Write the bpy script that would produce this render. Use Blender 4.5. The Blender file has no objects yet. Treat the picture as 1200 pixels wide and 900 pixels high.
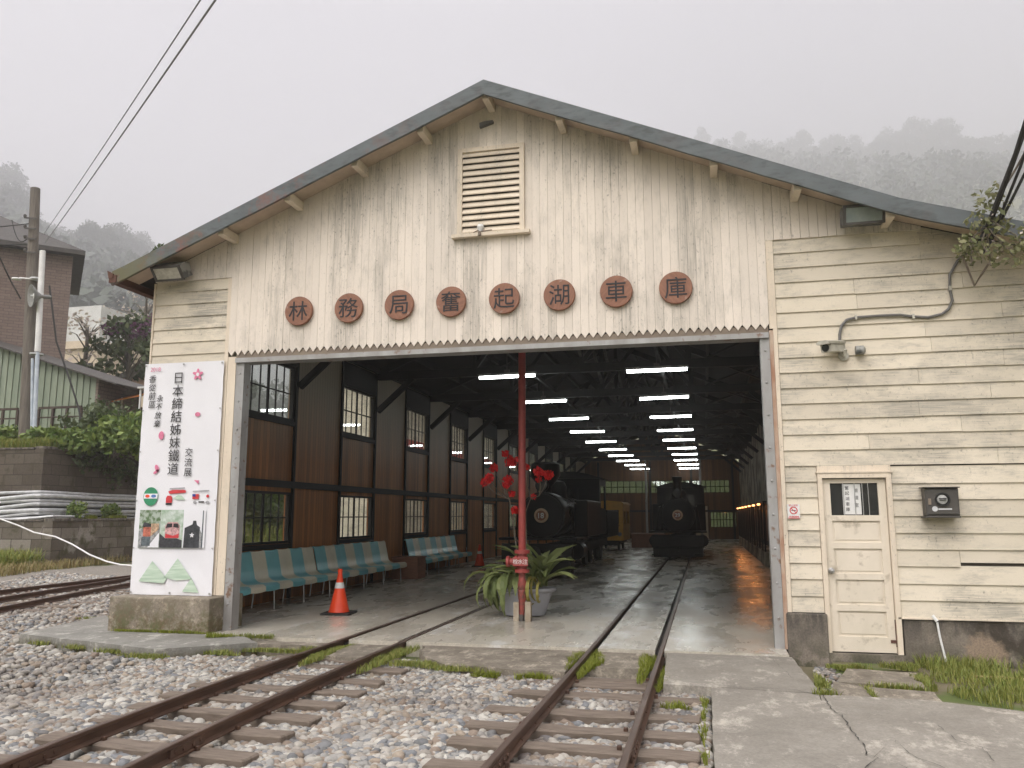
import bpy, bmesh, math, random
import numpy as np
from mathutils import Vector, Matrix
R_ = math.radians
rnd = random.Random(7)
sc = bpy.context.scene
COL = sc.collection

# ------------------------------------------------------------------ camera
H_EYE = 1.55
F_PX, W_PX = 962.0, 1200.0
_Y = Vector((226, 153, F_PX)).normalized()
_X = Vector((4200, -159, -F_PX)); _X = (_X - _X.dot(_Y) * _Y).normalized()
_Z = _X.cross(_Y)
if _Z.y > 0: _Z = -_Z
ROT = Matrix((_X, _Y, _Z))                      # photo axes (right, down, forward) -> world
EYE = Vector((0, 0, H_EYE))
cd = bpy.data.cameras.new('camera'); cam = bpy.data.objects.new('camera', cd); COL.objects.link(cam)
cd.sensor_width = 36; cd.lens = 36 * F_PX / W_PX; cd.clip_start = .05; cd.clip_end = 6000
r_, u_, b_ = ROT @ Vector((1, 0, 0)), ROT @ Vector((0, -1, 0)), ROT @ Vector((0, 0, -1))
cam.matrix_world = Matrix(((r_.x, u_.x, b_.x, EYE.x), (r_.y, u_.y, b_.y, EYE.y), (r_.z, u_.z, b_.z, EYE.z), (0, 0, 0, 1)))
sc.camera = cam

def ray(px, py): return (ROT @ Vector((px - 600, py - 450, F_PX))).normalized()
def at(px, py, y): d = ray(px, py); return EYE + d * ((y - EYE.y) / d.y)       # surveyed point at depth y
def atx(px, py, x): d = ray(px, py); return EYE + d * ((x - EYE.x) / d.x)
def atz(px, py, z): d = ray(px, py); return EYE + d * ((z - EYE.z) / d.z)

# ------------------------------------------------------------------ sky, sun, exposure
SUN_EL, SUN_AZ = R_(46), R_(198)                # high, behind the camera, veiled by cloud
w = bpy.data.worlds.new('World'); sc.world = w; w.use_nodes = True
nt = w.node_tree; nt.nodes.clear()
out = nt.nodes.new('ShaderNodeOutputWorld'); bg = nt.nodes.new('ShaderNodeBackground')
sky = nt.nodes.new('ShaderNodeTexSky'); sky.sky_type = 'NISHITA'; sky.sun_disc = False
sky.sun_elevation = SUN_EL; sky.sun_rotation = SUN_AZ; sky.dust_density = 4
hs = nt.nodes.new('ShaderNodeHueSaturation'); hs.inputs['Saturation'].default_value = .25
tc = nt.nodes.new('ShaderNodeTexCoord'); sp = nt.nodes.new('ShaderNodeSeparateXYZ')
mr = nt.nodes.new('ShaderNodeMapRange')
cr = nt.nodes.new('ShaderNodeMixRGB'); mx = nt.nodes.new('ShaderNodeMixRGB')
nz = nt.nodes.new('ShaderNodeTexNoise'); nz.inputs['Scale'].default_value = 2.2; nz.inputs['Detail'].default_value = 4
mul = nt.nodes.new('ShaderNodeMixRGB'); mul.blend_type = 'MULTIPLY'; mul.inputs[0].default_value = .10
L = nt.links.new
L(tc.outputs['Generated'], sp.inputs[0]); L(sp.outputs['Z'], mr.inputs[0])
mr.interpolation_type = 'SMOOTHSTEP'; mr.inputs[1].default_value = .52; mr.inputs[2].default_value = 1.0
L(mr.outputs[0], cr.inputs[0])
SKY_LO, SKY_HI = (3.75, 3.66, 4.25), (30.0, 29.0, 29.5)     # overcast: kept dim low down, raised far brighter overhead to light the scene
cr.inputs[1].default_value = (*SKY_LO, 1); cr.inputs[2].default_value = (*SKY_HI, 1)
L(tc.outputs['Generated'], nz.inputs['Vector']); L(cr.outputs[0], mul.inputs[1]); L(nz.outputs['Fac'], mul.inputs[2])
L(sky.outputs[0], hs.inputs['Color']); mx.inputs[0].default_value = .1
L(mul.outputs[0], mx.inputs[1]); L(hs.outputs[0], mx.inputs[2])
L(mx.outputs[0], bg.inputs[0]); bg.inputs[1].default_value = .1; L(bg.outputs[0], out.inputs[0])
sd = bpy.data.lights.new('sun', 'SUN'); sd.energy = 4.8; sd.angle = R_(40); sd.color = (1, .95, .88)
sun = bpy.data.objects.new('sun', sd); COL.objects.link(sun)
sun.rotation_euler = (R_(90) - SUN_EL, 0, R_(-18))
sc.view_settings.view_transform = 'Standard'; sc.view_settings.look = 'None'
sc.view_settings.exposure = -0.04; sc.view_settings.gamma = 1
sc.render.engine = 'CYCLES'
cy = sc.cycles
cy.use_denoising = True; cy.denoising_prefilter = 'ACCURATE'; cy.adaptive_threshold = .004; cy.max_bounces = 6; cy.diffuse_bounces = 3; cy.glossy_bounces = 3
cy.transmission_bounces = 4; cy.transparent_max_bounces = 12; cy.volume_bounces = 3
cy.caustics_reflective = False; cy.caustics_refractive = False; cy.sample_clamp_indirect = 4

RT, LT, GA = -.95, -4.10, .405   # track centres and half gauge
# ------------------------------------------------------------------ materials
class NT:
    def __init__(s, name):
        s.m = bpy.data.materials.new(name); s.m.use_nodes = True; s.t = s.m.node_tree
        s.p = s.t.nodes['Principled BSDF']; s.o = s.t.nodes['Material Output']
    def n(s, t, **k):
        x = s.t.nodes.new(t)
        for a, b in k.items(): setattr(x, a, b)
        return x
    def l(s, a, b): s.t.links.new(a, b)
    def coords(s, stretch=(1, 1, 1)):
        c = s.n('ShaderNodeTexCoord'); m = s.n('ShaderNodeMapping'); m.inputs['Scale'].default_value = stretch
        s.l(c.outputs['Object'], m.inputs[0]); return m.outputs[0]
    def noise(s, vec, scale, detail=5, rough=.6):
        x = s.n('ShaderNodeTexNoise'); x.inputs['Scale'].default_value = scale; x.inputs['Detail'].default_value = detail
        x.inputs['Roughness'].default_value = rough; s.l(vec, x.inputs['Vector']); return x.outputs['Fac']
    def ramp(s, fac, a, b, lo=0., hi=1.):
        x = s.n('ShaderNodeMapRange'); x.inputs[1].default_value = a; x.inputs[2].default_value = b
        x.inputs[3].default_value = lo; x.inputs[4].default_value = hi; s.l(fac, x.inputs[0]); return x.outputs[0]
    def math(s, op, a, b=None):
        x = s.n('ShaderNodeMath', operation=op)
        for i, v in enumerate((a, b)):
            if v is None: continue
            if isinstance(v, (int, float)): x.inputs[i].default_value = v
            else: s.l(v, x.inputs[i])
        return x.outputs[0]
    def mix(s, fac, a, b, mode='MIX'):
        x = s.n('ShaderNodeMixRGB', blend_type=mode)
        for i, v in enumerate((fac, a, b)):
            if isinstance(v, (int, float)): x.inputs[i].default_value = v
            elif isinstance(v, tuple): x.inputs[i].default_value = (*v, 1)
            else: s.l(v, x.inputs[i])
        return x.outputs[0]
    def island(s):
        return s.n('ShaderNodeNewGeometry').outputs['Random Per Island']
    def bump(s, h, dist=.01, strength=.5):
        b = s.n('ShaderNodeBump'); b.inputs['Distance'].default_value = dist; b.inputs['Strength'].default_value = strength
        s.l(h, b.inputs['Height']); s.l(b.outputs[0], s.p.inputs['Normal'])
    def done(s, col, rough=.8, metal=0, spec=None):
        if isinstance(col, tuple): s.p.inputs['Base Color'].default_value = (*col, 1)
        else: s.l(col, s.p.inputs['Base Color'])
        if isinstance(rough, (int, float)): s.p.inputs['Roughness'].default_value = rough
        else: s.l(rough, s.p.inputs['Roughness'])
        s.p.inputs['Metallic'].default_value = metal
        if spec is not None: s.p.inputs['Specular IOR Level'].default_value = spec
        return s.m

def pm(name, c1, c2, scale=6, stretch=(1, 1, 1), rough=.8, metal=0, bump=0, isl=0, lo=.35, hi=.65, spot=None, spec=None):
    """two colours mixed by noise, per piece value changes, optional third colour in blotches (colour, scale, lo, hi)"""
    g = NT(name); v = g.coords(stretch); f = g.noise(v, scale)
    c = g.mix(g.ramp(f, lo, hi), c1, c2)
    if spot:
        c = g.mix(g.ramp(g.noise(g.coords(), spot[1]), spot[2], spot[3]), c, spot[0])
    if isl:
        k = g.ramp(g.island(), 0, 1, 1 - isl, 1 + isl)
        h = g.n('ShaderNodeHueSaturation'); g.l(k, h.inputs['Value']); g.l(c, h.inputs['Color']); c = h.outputs[0]
    if bump: g.bump(f, bump, .6)
    return g.done(c, rough, metal, spec)

def flat(name, c, rough=.6, metal=0, spec=None):
    return pm(name, c, tuple(x * .8 for x in c), 12, rough=rough, metal=metal, spec=spec)

def emit(name, c, s):
    g = NT(name); g.p.inputs['Emission Color'].default_value = (*c, 1); g.p.inputs['Emission Strength'].default_value = s
    return g.done((.8, .8, .8), .5)

def painted_wood(name, base, tint, axis, dirt=(.29, .272, .235), mild=.55):
    """old cream paint: vertical or lengthwise grain, grey weathering streaks, each board a little different"""
    g = NT(name)
    st = (9, 9, .35) if axis == 'z' else (.5, 9, 14)
    grain = g.noise(g.coords(st), 5, 6, .7)
    blot = g.noise(g.coords((1.6, 1.6, .35) if axis == 'z' else (.8, 1, 1.6)), 1.3, 6, .65)
    c = g.mix(g.ramp(g.noise(g.coords(), .6, 3), .35, .65), base, tint)
    k = g.ramp(g.island(), 0, 1, .9, 1.06)
    h = g.n('ShaderNodeHueSaturation'); g.l(k, h.inputs['Value']); g.l(c, h.inputs['Color']); c = h.outputs[0]
    m = g.math('MULTIPLY', g.ramp(grain, .34, .60), g.ramp(blot, .50, .64))
    c = g.mix(g.math('MULTIPLY', m, mild), c, dirt)
    m2 = g.math('MULTIPLY', g.ramp(g.noise(g.coords((1.3, 1, .5) if axis == 'z' else (.7, 1, 2.2)), 2.6, 8, .75), .50, .66), g.ramp(g.noise(g.coords((24, 24, 1.2) if axis == 'z' else (2.5, 24, 26)), 4, 5, .8), .36, .62))
    c = g.mix(g.math('MULTIPLY', m2, mild), c, tuple(q * 1.25 for q in dirt))
    sp = g.math('MULTIPLY', g.ramp(g.noise(g.coords((1, 1, .6)), 38, 3), .60, .72), g.ramp(blot, .40, .58))
    c = g.mix(g.math('MULTIPLY', sp, .6), c, (.12, .11, .09))
    g.bump(grain, .0025, .35)
    return g.done(c, .75)

def planks(name, c1, c2, axis, width, rough=.5, zgrad=None, groove=.35):
    """boards with joints across `axis`, colour varying board by board"""
    g = NT(name); s = g.n('ShaderNodeSeparateXYZ'); g.l(g.coords(), s.inputs[0])
    a = g.math('DIVIDE', s.outputs[axis], width)
    fr = g.math('FRACT', a); fl = g.math('FLOOR', a)
    wn = g.n('ShaderNodeTexWhiteNoise', noise_dimensions='1D'); g.l(fl, wn.inputs['W'])
    st = [14, 14, 14]; st['XYZ'.index(axis)] = 14; 
    grain = g.noise(g.coords((8, 8, .5)), 4, 5, .7)
    c = g.mix(g.ramp(grain, .3, .7), c1, c2)
    h = g.n('ShaderNodeHueSaturation'); g.l(g.ramp(wn.outputs['Value'], 0, 1, .7, 1.2), h.inputs['Value']); g.l(c, h.inputs['Color']); c = h.outputs[0]
    if zgrad:
        c = g.mix(g.ramp(s.outputs['Z'], zgrad[1], zgrad[2]), c, zgrad[0])
    e = g.math('LESS_THAN', fr, .06)
    c = g.mix(g.math('MULTIPLY', e, groove * 2), c, (.01, .008, .006))
    g.bump(g.math('SUBTRACT', grain, g.math('MULTIPLY', e, 2)), .006, .5)
    return g.done(c, rough, spec=.25)

def concrete(name, c1, c2, moss=None, wet=False, scale=2.2):
    g = NT(name); v = g.coords()
    a = g.noise(v, scale, 8, .65); b = g.noise(v, 40, 4, .7)
    c = g.mix(g.ramp(a, .35, .65), c1, c2)
    c = g.mix(g.math('MULTIPLY', g.ramp(b, .35, .7), .5), c, tuple(x * .4 for x in c1))
    c = g.mix(g.math('MULTIPLY', g.ramp(g.noise(v, 12, 8, .8), .45, .65), .4), c, tuple(x * .62 for x in c2))
    c = g.mix(g.math('MULTIPLY', g.ramp(g.noise(g.coords((1, .5, 1)), scale * 1.9, 9, .78), .53, .62), .6), c, tuple(min(.7, x * 1.75) for x in c1))
    c = g.mix(g.math('MULTIPLY', g.ramp(g.noise(v, scale * .8, 8, .8), .52, .70), .55 if not wet else .2), c, tuple(x * .6 for x in c2))
    if moss:
        mcol, zlo, zhi = moss
        s = g.n('ShaderNodeSeparateXYZ'); g.l(v, s.inputs[0])
        m = g.math('MULTIPLY', g.ramp(s.outputs['Z'], zlo, zhi, 1, .0), g.ramp(g.noise(v, 5, 6, .7), .38, .56))
        c = g.mix(m, c, g.mix(g.ramp(g.noise(v, 13), .4, .6), mcol, (.10, .065, .02)))
    g.bump(g.math('ADD', a, g.math('MULTIPLY', b, .3)), .012, .5)
    if wet:
        return g.done(c, g.ramp(g.noise(g.coords((1, .35, 1)), 1.4, 5), .38, .62, .14, .42), spec=.6)
    return g.done(c, .85)

M = {}
M['boards'] = painted_wood('cream_vertical_boards', (.82, .735, .645), (.765, .69, .61), 'z', mild=.62)
M['siding'] = painted_wood('cream_horizontal_siding', (.745, .67, .55), (.67, .60, .485), 'x', mild=.85)
M['trim'] = painted_wood('cream_trim', (.80, .70, .57), (.70, .60, .48), 'z', mild=.4)
M['doorpaint'] = pm('door_paint', (.78, .70, .59), (.70, .63, .52), 3.5, (1, 1, .5), rough=.6, bump=.001, spot=((.42, .36, .28), 6, .58, .74))
M['backing'] = pm('wall_backing', (.10, .085, .07), (.06, .05, .04), 6)
def fascia_mat():
    g = NT('slate_painted_fascia'); v = g.coords((1, 1, 3))
    c = g.mix(g.ramp(g.noise(v, 2.5, 6), .35, .65), (.13, .148, .157), (.10, .115, .122))
    c = g.mix(g.math('MULTIPLY', g.ramp(g.noise(v, 5, 4), .5, .7), .5), c, (.05, .055, .05))
    s = g.n('ShaderNodeSeparateXYZ'); g.l(g.coords(), s.inputs[0])
    n2 = g.noise(g.coords(), 3.2, 6, .7)
    m1 = g.math('MULTIPLY', g.ramp(s.outputs['X'], -7.0, -3.2, 1, .07), g.ramp(n2, .50, .60))
    c = g.mix(m1, c, (.20, .095, .075))
    m2 = g.math('MULTIPLY', g.ramp(s.outputs['X'], -8.1, -6.6, 1, 0), g.ramp(g.noise(g.coords(), 4.5), .40, .55))
    c = g.mix(m2, c, (.125, .12, .065))
    g.bump(n2, .01, .4); return g.done(c, .7)
M['fascia'] = fascia_mat()
M['roof'] = pm('roof_sheet', (.10, .11, .12), (.07, .07, .07), 3, spot=((.12, .05, .035), 2, .5, .6))
M['roof_under'] = pm('dark_roof_boards', (.016, .014, .012), (.010, .009, .008), 5, (1, 8, 1))
M['soffit'] = pm('soffit_paint', (.62, .50, .40), (.50, .40, .31), 4, rough=.8)
M['steel'] = pm('grey_steel', (.40, .40, .40), (.30, .29, .28), 5, (1, 1, .4), rough=.5, metal=.2, spot=((.2, .12, .08), 9, .60, .7))
M['lintel'] = pm('weathered_lintel', (.26, .21, .16), (.18, .14, .11), 7, (.3, 1, 1), rough=.7)
M['redtrim'] = pm('peeling_trim', (.55, .44, .35), (.36, .2, .13), 9, (1, 1, .3))
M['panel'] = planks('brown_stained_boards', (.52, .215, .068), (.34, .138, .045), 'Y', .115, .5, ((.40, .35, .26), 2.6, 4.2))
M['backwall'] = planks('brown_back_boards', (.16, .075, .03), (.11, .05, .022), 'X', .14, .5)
M['rightwall'] = pm('patchy_plaster', (.40, .35, .27), (.14, .12, .09), .9, rough=.9, lo=.45, hi=.55)
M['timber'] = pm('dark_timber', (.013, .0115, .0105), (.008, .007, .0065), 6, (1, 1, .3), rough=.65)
M['plinth'] = concrete('mossy_plinth', (.36, .31, .25), (.24, .205, .165), ((.075, .085, .018), -.05, .62))
def foundation_mat():
    g = NT('stained_foundation'); v = g.coords(); s = g.n('ShaderNodeSeparateXYZ'); g.l(v, s.inputs[0])
    a = g.noise(v, 2.6, 9, .7); b = g.noise(g.coords((1, 1, .3)), 7, 7, .7); f = g.noise(v, 50, 4, .7)
    c = g.mix(g.ramp(a, .38, .6), (.29, .25, .205), (.18, .155, .13))
    c = g.mix(g.math('MULTIPLY', g.ramp(s.outputs['Z'], .0, .42, 0, .9), g.ramp(b, .40, .56)), c, (.055, .05, .045))
    c = g.mix(g.math('MULTIPLY', g.ramp(s.outputs['X'], 2.55, 3.0, 0, .85), g.ramp(g.noise(v, 3.3, 7), .40, .52)), c, (.05, .038, .028))
    c = g.mix(g.math('MULTIPLY', g.ramp(s.outputs['Z'], -.2, .12, .9, 0), g.ramp(g.noise(v, 6), .4, .55)), c, (.05, .055, .02))
    d = g.n('ShaderNodeVectorMath', operation='DISTANCE'); mp = g.n('ShaderNodeMapping'); mp.inputs['Scale'].default_value = (1, 0, 1.25); c0 = g.n('ShaderNodeTexCoord')
    g.l(c0.outputs['Object'], mp.inputs[0]); g.l(mp.outputs[0], d.inputs[0]); d.inputs[1].default_value = (2.98, 0, .04)
    c = g.mix(g.ramp(g.math('ADD', d.outputs['Value'], g.math('MULTIPLY', g.math('SUBTRACT', g.noise(v, 9, 5), .5), .28)), .17, .25, .85, 0), c, (.36, .27, .195))
    c = g.mix(g.math('MULTIPLY', g.ramp(f, .4, .7), .45), c, (.03, .028, .025)); g.bump(g.math('ADD', a, f), .01, .5)
    return g.done(c, .9)
M['foundation'] = foundation_mat()
M['apron'] = concrete('apron_concrete', (.33, .305, .265), (.235, .215, .185), scale=1.2)
M['patch'] = concrete('rough_patch', (.30, .265, .215), (.16, .135, .105), scale=3)
M['pad'] = concrete('pad_concrete', (.33, .32, .29), (.20, .195, .175), ((.05, .06, .02), -.12, -.03), scale=2)
M['floor'] = concrete('damp_floor', (.60, .555, .47), (.47, .435, .37), wet=True, scale=.9)
M['rail'] = pm('rusty_rail', (.115, .06, .038), (.075, .042, .03), 8, (1, .3, 1), rough=.55, metal=.25, bump=.002)
M['railtop'] = pm('worn_rail_head', (.15, .105, .085), (.105, .07, .055), 8, (3, .3, 1), rough=.4, metal=.4)
M['sleeper'] = pm('weathered_sleeper', (.19, .152, .122), (.115, .09, .07), 7, (.6, 5, 3), rough=.85, bump=.008, isl=.15)
M['ballast'] = pm('ballast_bed', (.15, .13, .11), (.26, .24, .21), 30, rough=.95, bump=.02)
M['earth'] = pm('earth', (.17, .14, .095), (.12, .12, .055), 2.5, rough=.95, bump=.02, spot=((.09, .12, .03), 1.5, .46, .58))
def stone_mat():
    g = NT('river_stones'); i = g.island()
    r = g.n('ShaderNodeValToRGB'); g.l(i, r.inputs[0]); e = r.color_ramp.elements
    cols = [(.27, .25, .225), (.36, .345, .315), (.14, .147, .155), (.30, .255, .205), (.46, .445, .41), (.23, .185, .15), (.27, .268, .258), (.18, .19, .205), (.38, .36, .33), (.30, .295, .282)]
    e[0].color = (*cols[0], 1); e[1].position = .1; e[1].color = (*cols[1], 1)
    for k in range(2, 10):
        x = e.new(k / 10); x.color = (*cols[k], 1)
    r.color_ramp.interpolation = 'CONSTANT'
    f = g.noise(g.coords(), 60, 4)
    c = g.mix(.55, r.outputs[0], g.mix(f, (.1, .095, .09), (.9, .87, .82)), 'SOFT_LIGHT')
    c = g.mix(g.math('MULTIPLY', g.ramp(g.noise(g.coords(), .9, 5), .48, .64), .45), c, (.12, .085, .06))
    sx = g.n('ShaderNodeSeparateXYZ'); g.l(g.coords(), sx.inputs[0])
    for xr in (RT - GA, RT + GA):
        d = g.math('ABSOLUTE', g.math('SUBTRACT', sx.outputs['X'], xr))
        c = g.mix(g.math('MULTIPLY', g.ramp(d, .06, .24, .6, 0), g.ramp(g.noise(g.coords(), 4, 5), .35, .6)), c, (.085, .05, .035))
    return g.done(c, .75)
M['stones'] = stone_mat()
def leaf(name, c1, c2, isl=.35, trans=.25):
    g = NT(name); i = g.island(); c = g.mix(i, c1, c2)
    c = g.mix(.35, c, g.mix(g.noise(g.coords(), 2.0, 3), (.3, .3, .3), (.8, .8, .8)), 'OVERLAY')
    g.p.inputs['Subsurface Weight'].default_value = 0
    m = g.done(c, .6)
    tr = g.n('ShaderNodeBsdfTranslucent'); g.l(c, tr.inputs[0])
    ms = g.n('ShaderNodeMixShader'); ms.inputs[0].default_value = trans
    g.l(g.p.outputs[0], ms.inputs[1]); g.l(tr.outputs[0], ms.inputs[2]); g.l(ms.outputs[0], g.o.inputs[0])
    return m
M['grass'] = leaf('grass_blades', (.15, .21, .035), (.30, .29, .075))
M['drygrass'] = leaf('dry_grass', (.20, .19, .06), (.30, .22, .10))
M['moss'] = leaf('moss_tufts', (.14, .18, .015), (.25, .27, .03))
M['bush'] = leaf('bush_leaves', (.07, .13, .025), (.21, .27, .06))
M['darkbush'] = leaf('dark_leaves', (.045, .075, .025), (.12, .145, .06))
M['farleaf'] = leaf('far_foliage', (.022, .036, .020), (.040, .058, .030), trans=.05)
M['purple'] = leaf('purple_bracts', (.16, .06, .14), (.25, .12, .20))
M['blossom'] = leaf('pale_blossom_haze_leaf', (.55, .45, .42), (.6, .55, .45))  # blossom colour; on the thin tree it stands in for haze
M['fern'] = leaf('strap_leaves', (.13, .17, .055), (.27, .31, .12))
M['fern_y'] = leaf('yellowing_leaves', (.24, .22, .05), (.33, .29, .07))
M['redpetal'] = leaf('red_petals', (.78, .015, .022), (.92, .05, .05))
M['twig'] = pm('twig_bark', (.20, .17, .13), (.11, .09, .07), 8)
M['bark'] = pm('tree_bark', (.14, .12, .095), (.08, .07, .055), 5, (1, 1, .3), bump=.02)
M['polewood'] = pm('weathered_pole', (.19, .165, .14), (.11, .095, .08), 4, (4, 4, .3), rough=.85, bump=.01)
M['black'] = pm('black_engine_paint', (.0028, .003, .003), (.002, .0022, .0022), 5, rough=.45, spec=.3)
M['plaque'] = pm('red_brown_wood', (.30, .138, .082), (.215, .094, .058), 5, (1, 1, 6), rough=.55, spot=((.35, .22, .17), 7, .64, .72))
M['ink'] = flat('dark_lettering', (.032, .03, .034), .7)
M['redpipe'] = pm('red_pipe_paint', (.37, .062, .055), (.29, .05, .045), 7, rough=.45)
M['white'] = pm('white_paint', (.80, .80, .79), (.70, .70, .69), 4, rough=.6)
M['vinyl'] = pm('white_vinyl', (.82, .82, .86), (.78, .78, .82), 1.2, rough=.5)
M['pvc'] = pm('grey_white_pvc', (.66, .67, .69), (.48, .49, .50), 5, rough=.5, isl=.25)
M['greyplastic'] = pm('grey_tub_plastic', (.46, .47, .52), (.38, .39, .43), 4, rough=.5)
M['orange'] = pm('orange_cone_plastic', (.86, .075, .018), (.78, .06, .016), 4, rough=.4)
M['reflect'] = flat('white_band', (.8, .8, .8), .4)
M['rubber'] = flat('black_rubber', (.02, .02, .02), .7)
M['teal'] = pm('teal_fibreglass', (.22, .58, .64), (.18, .50, .56), 3, rough=.28)
M['beige'] = pm('beige_fibreglass', (.80, .76, .61), (.70, .66, .53), 3, rough=.28)
M['chrome'] = flat('metal_leg', (.5, .5, .5), .35, .8)
M['yellow'] = pm('yellow_railcar_paint', (.52, .27, .03), (.42, .22, .025), 3, rough=.45)
M['darkmetal'] = pm('dark_grey_metal', (.085, .078, .07), (.06, .055, .05), 6, rough=.5)
M['lamphousing'] = pm('lamp_housing', (.12, .125, .125), (.08, .085, .085), 6, rough=.5, spot=((.30, .30, .28), 6, .5, .6))
M['cream_plastic'] = pm('dirty_white_plastic', (.62, .60, .53), (.42, .40, .34), 12, rough=.5)
M['cable'] = flat('grey_cable', (.16, .155, .15), .6)
M['blackcable'] = flat('black_cable', (.025, .023, .022), .6)
M['green_sheet'] = pm('pale_green_sheet', (.26, .30, .23), (.21, .25, .19), 2, (1, 1, .3), rough=.6)
M['brownclad'] = None
M['tile'] = pm('dark_tiles', (.07, .062, .056), (.045, .04, .036), 4, (1, 1, 1), rough=.7)
M['creamwall'] = pm('cream_render', (.62, .52, .40), (.52, .44, .33), 1)
M['whitewall'] = pm('white_render', (.66, .66, .65), (.55, .55, .54), 1)
M['rust_red'] = flat('rusty_brown', (.115, .052, .036), .8)
M['awning'] = pm('orange_awning', (.65, .12, .03), (.55, .25, .03), 2, (3, 1, 1))
M['fencewood'] = pm('dark_fence_wood', (.075, .05, .04), (.05, .035, .028), 5)
M['pink'] = flat('pink_print', (.75, .22, .36), .5)
M['redprint'] = flat('red_print', (.65, .05, .06), .5)
M['greenprint'] = flat('green_print', (.045, .30, .15), .5)
M['paleprint'] = pm('pale_green_print', (.64, .75, .64), (.40, .55, .42), 7, (.35, 1, 5), rough=.5)
M['brass'] = pm('number_plate_metal', (.62, .45, .30), (.55, .38, .25), 9, rough=.4)
M['plate_red'] = flat('plate_red', (.33, .14, .09), .5)
M['tube'] = emit('fluorescent_tube', (.95, 1.0, .98), 22)
M['warm'] = emit('warm_lamp', (1, .40, .14), 5)
def glass_mat(name, tint, refl=1.5, base=.06):
    g = NT(name); t = g.n('ShaderNodeBsdfTransparent'); t.inputs[0].default_value = (*tint, 1)
    q = g.n('ShaderNodeBsdfGlossy'); q.inputs['Roughness'].default_value = .03; q.inputs[0].default_value = (.9, .9, .9, 1)
    f = g.n('ShaderNodeLayerWeight'); f.inputs['Blend'].default_value = .5; fr_ = g.math('MULTIPLY', g.math('POWER', f.outputs['Facing'], 3.0), .5)
    ms = g.n('ShaderNodeMixShader'); g.l(g.math('ADD', fr_, base), ms.inputs[0]); g.l(t.outputs[0], ms.inputs[1]); g.l(q.outputs[0], ms.inputs[2])
    g.l(ms.outputs[0], g.o.inputs[0]); return g.m
M['glass'] = glass_mat('window_glass', (.88, .9, .88))
M['dimglass'] = glass_mat('dusty_glass', (.45, .5, .42))
M['darkglass'] = pm('dark_glass', (.02, .022, .024), (.03, .03, .03), 3, rough=.08)
def wallbrick(name, c1, c2, mort, bw, bh, pale, moss=None, thr=(.55, .62)):
    g = NT(name)
    c0 = g.n('ShaderNodeTexCoord'); s = g.n('ShaderNodeSeparateXYZ'); g.l(c0.outputs['Object'], s.inputs[0])
    cm = g.n('ShaderNodeCombineXYZ'); g.l(g.math('ADD', s.outputs['X'], s.outputs['Y']), cm.inputs[0]); g.l(s.outputs['Z'], cm.inputs[1])
    b = g.n('ShaderNodeTexBrick'); g.l(cm.outputs[0], b.inputs['Vector'])
    b.inputs['Scale'].default_value = 1; b.inputs['Brick Width'].default_value = bw; b.inputs['Row Height'].default_value = bh
    b.inputs['Mortar Size'].default_value = .012; b.inputs['Color1'].default_value = (*c1, 1); b.inputs['Color2'].default_value = (*c2, 1); b.inputs['Mortar'].default_value = (*mort, 1)
    c = b.outputs['Color']
    n1 = g.noise(g.coords(), .9, 7, .7)
    if pale: c = g.mix(g.math('MULTIPLY', g.ramp(n1, *thr), .8), c, pale)
    if moss: c = g.mix(g.ramp(g.noise(g.coords(), 2.3, 6), .52, .66), c, moss)
    c = g.mix(.5, c, g.mix(g.noise(g.coords(), 14, 5), (.15, .15, .15), (.85, .85, .85)), 'OVERLAY')
    g.bump(b.outputs['Fac'], -.01, .5)
    return g.done(c, .9)
M['blockwall'] = wallbrick('mossy_block_wall', (.085, .068, .05), (.26, .235, .20), (.045, .036, .028), .80, .38, (.30, .28, .25), (.07, .065, .03))
M['upperwall'] = wallbrick('dark_block_wall', (.07, .055, .042), (.115, .095, .075), (.04, .032, .025), .80, .37, (.15, .13, .10), (.06, .05, .03), (.60, .66))
M['brownclad'] = wallbrick('brown_shingle_wall', (.22, .165, .14), (.18, .13, .11), (.11, .085, .075), .5, .16, (.21, .17, .14))

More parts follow.
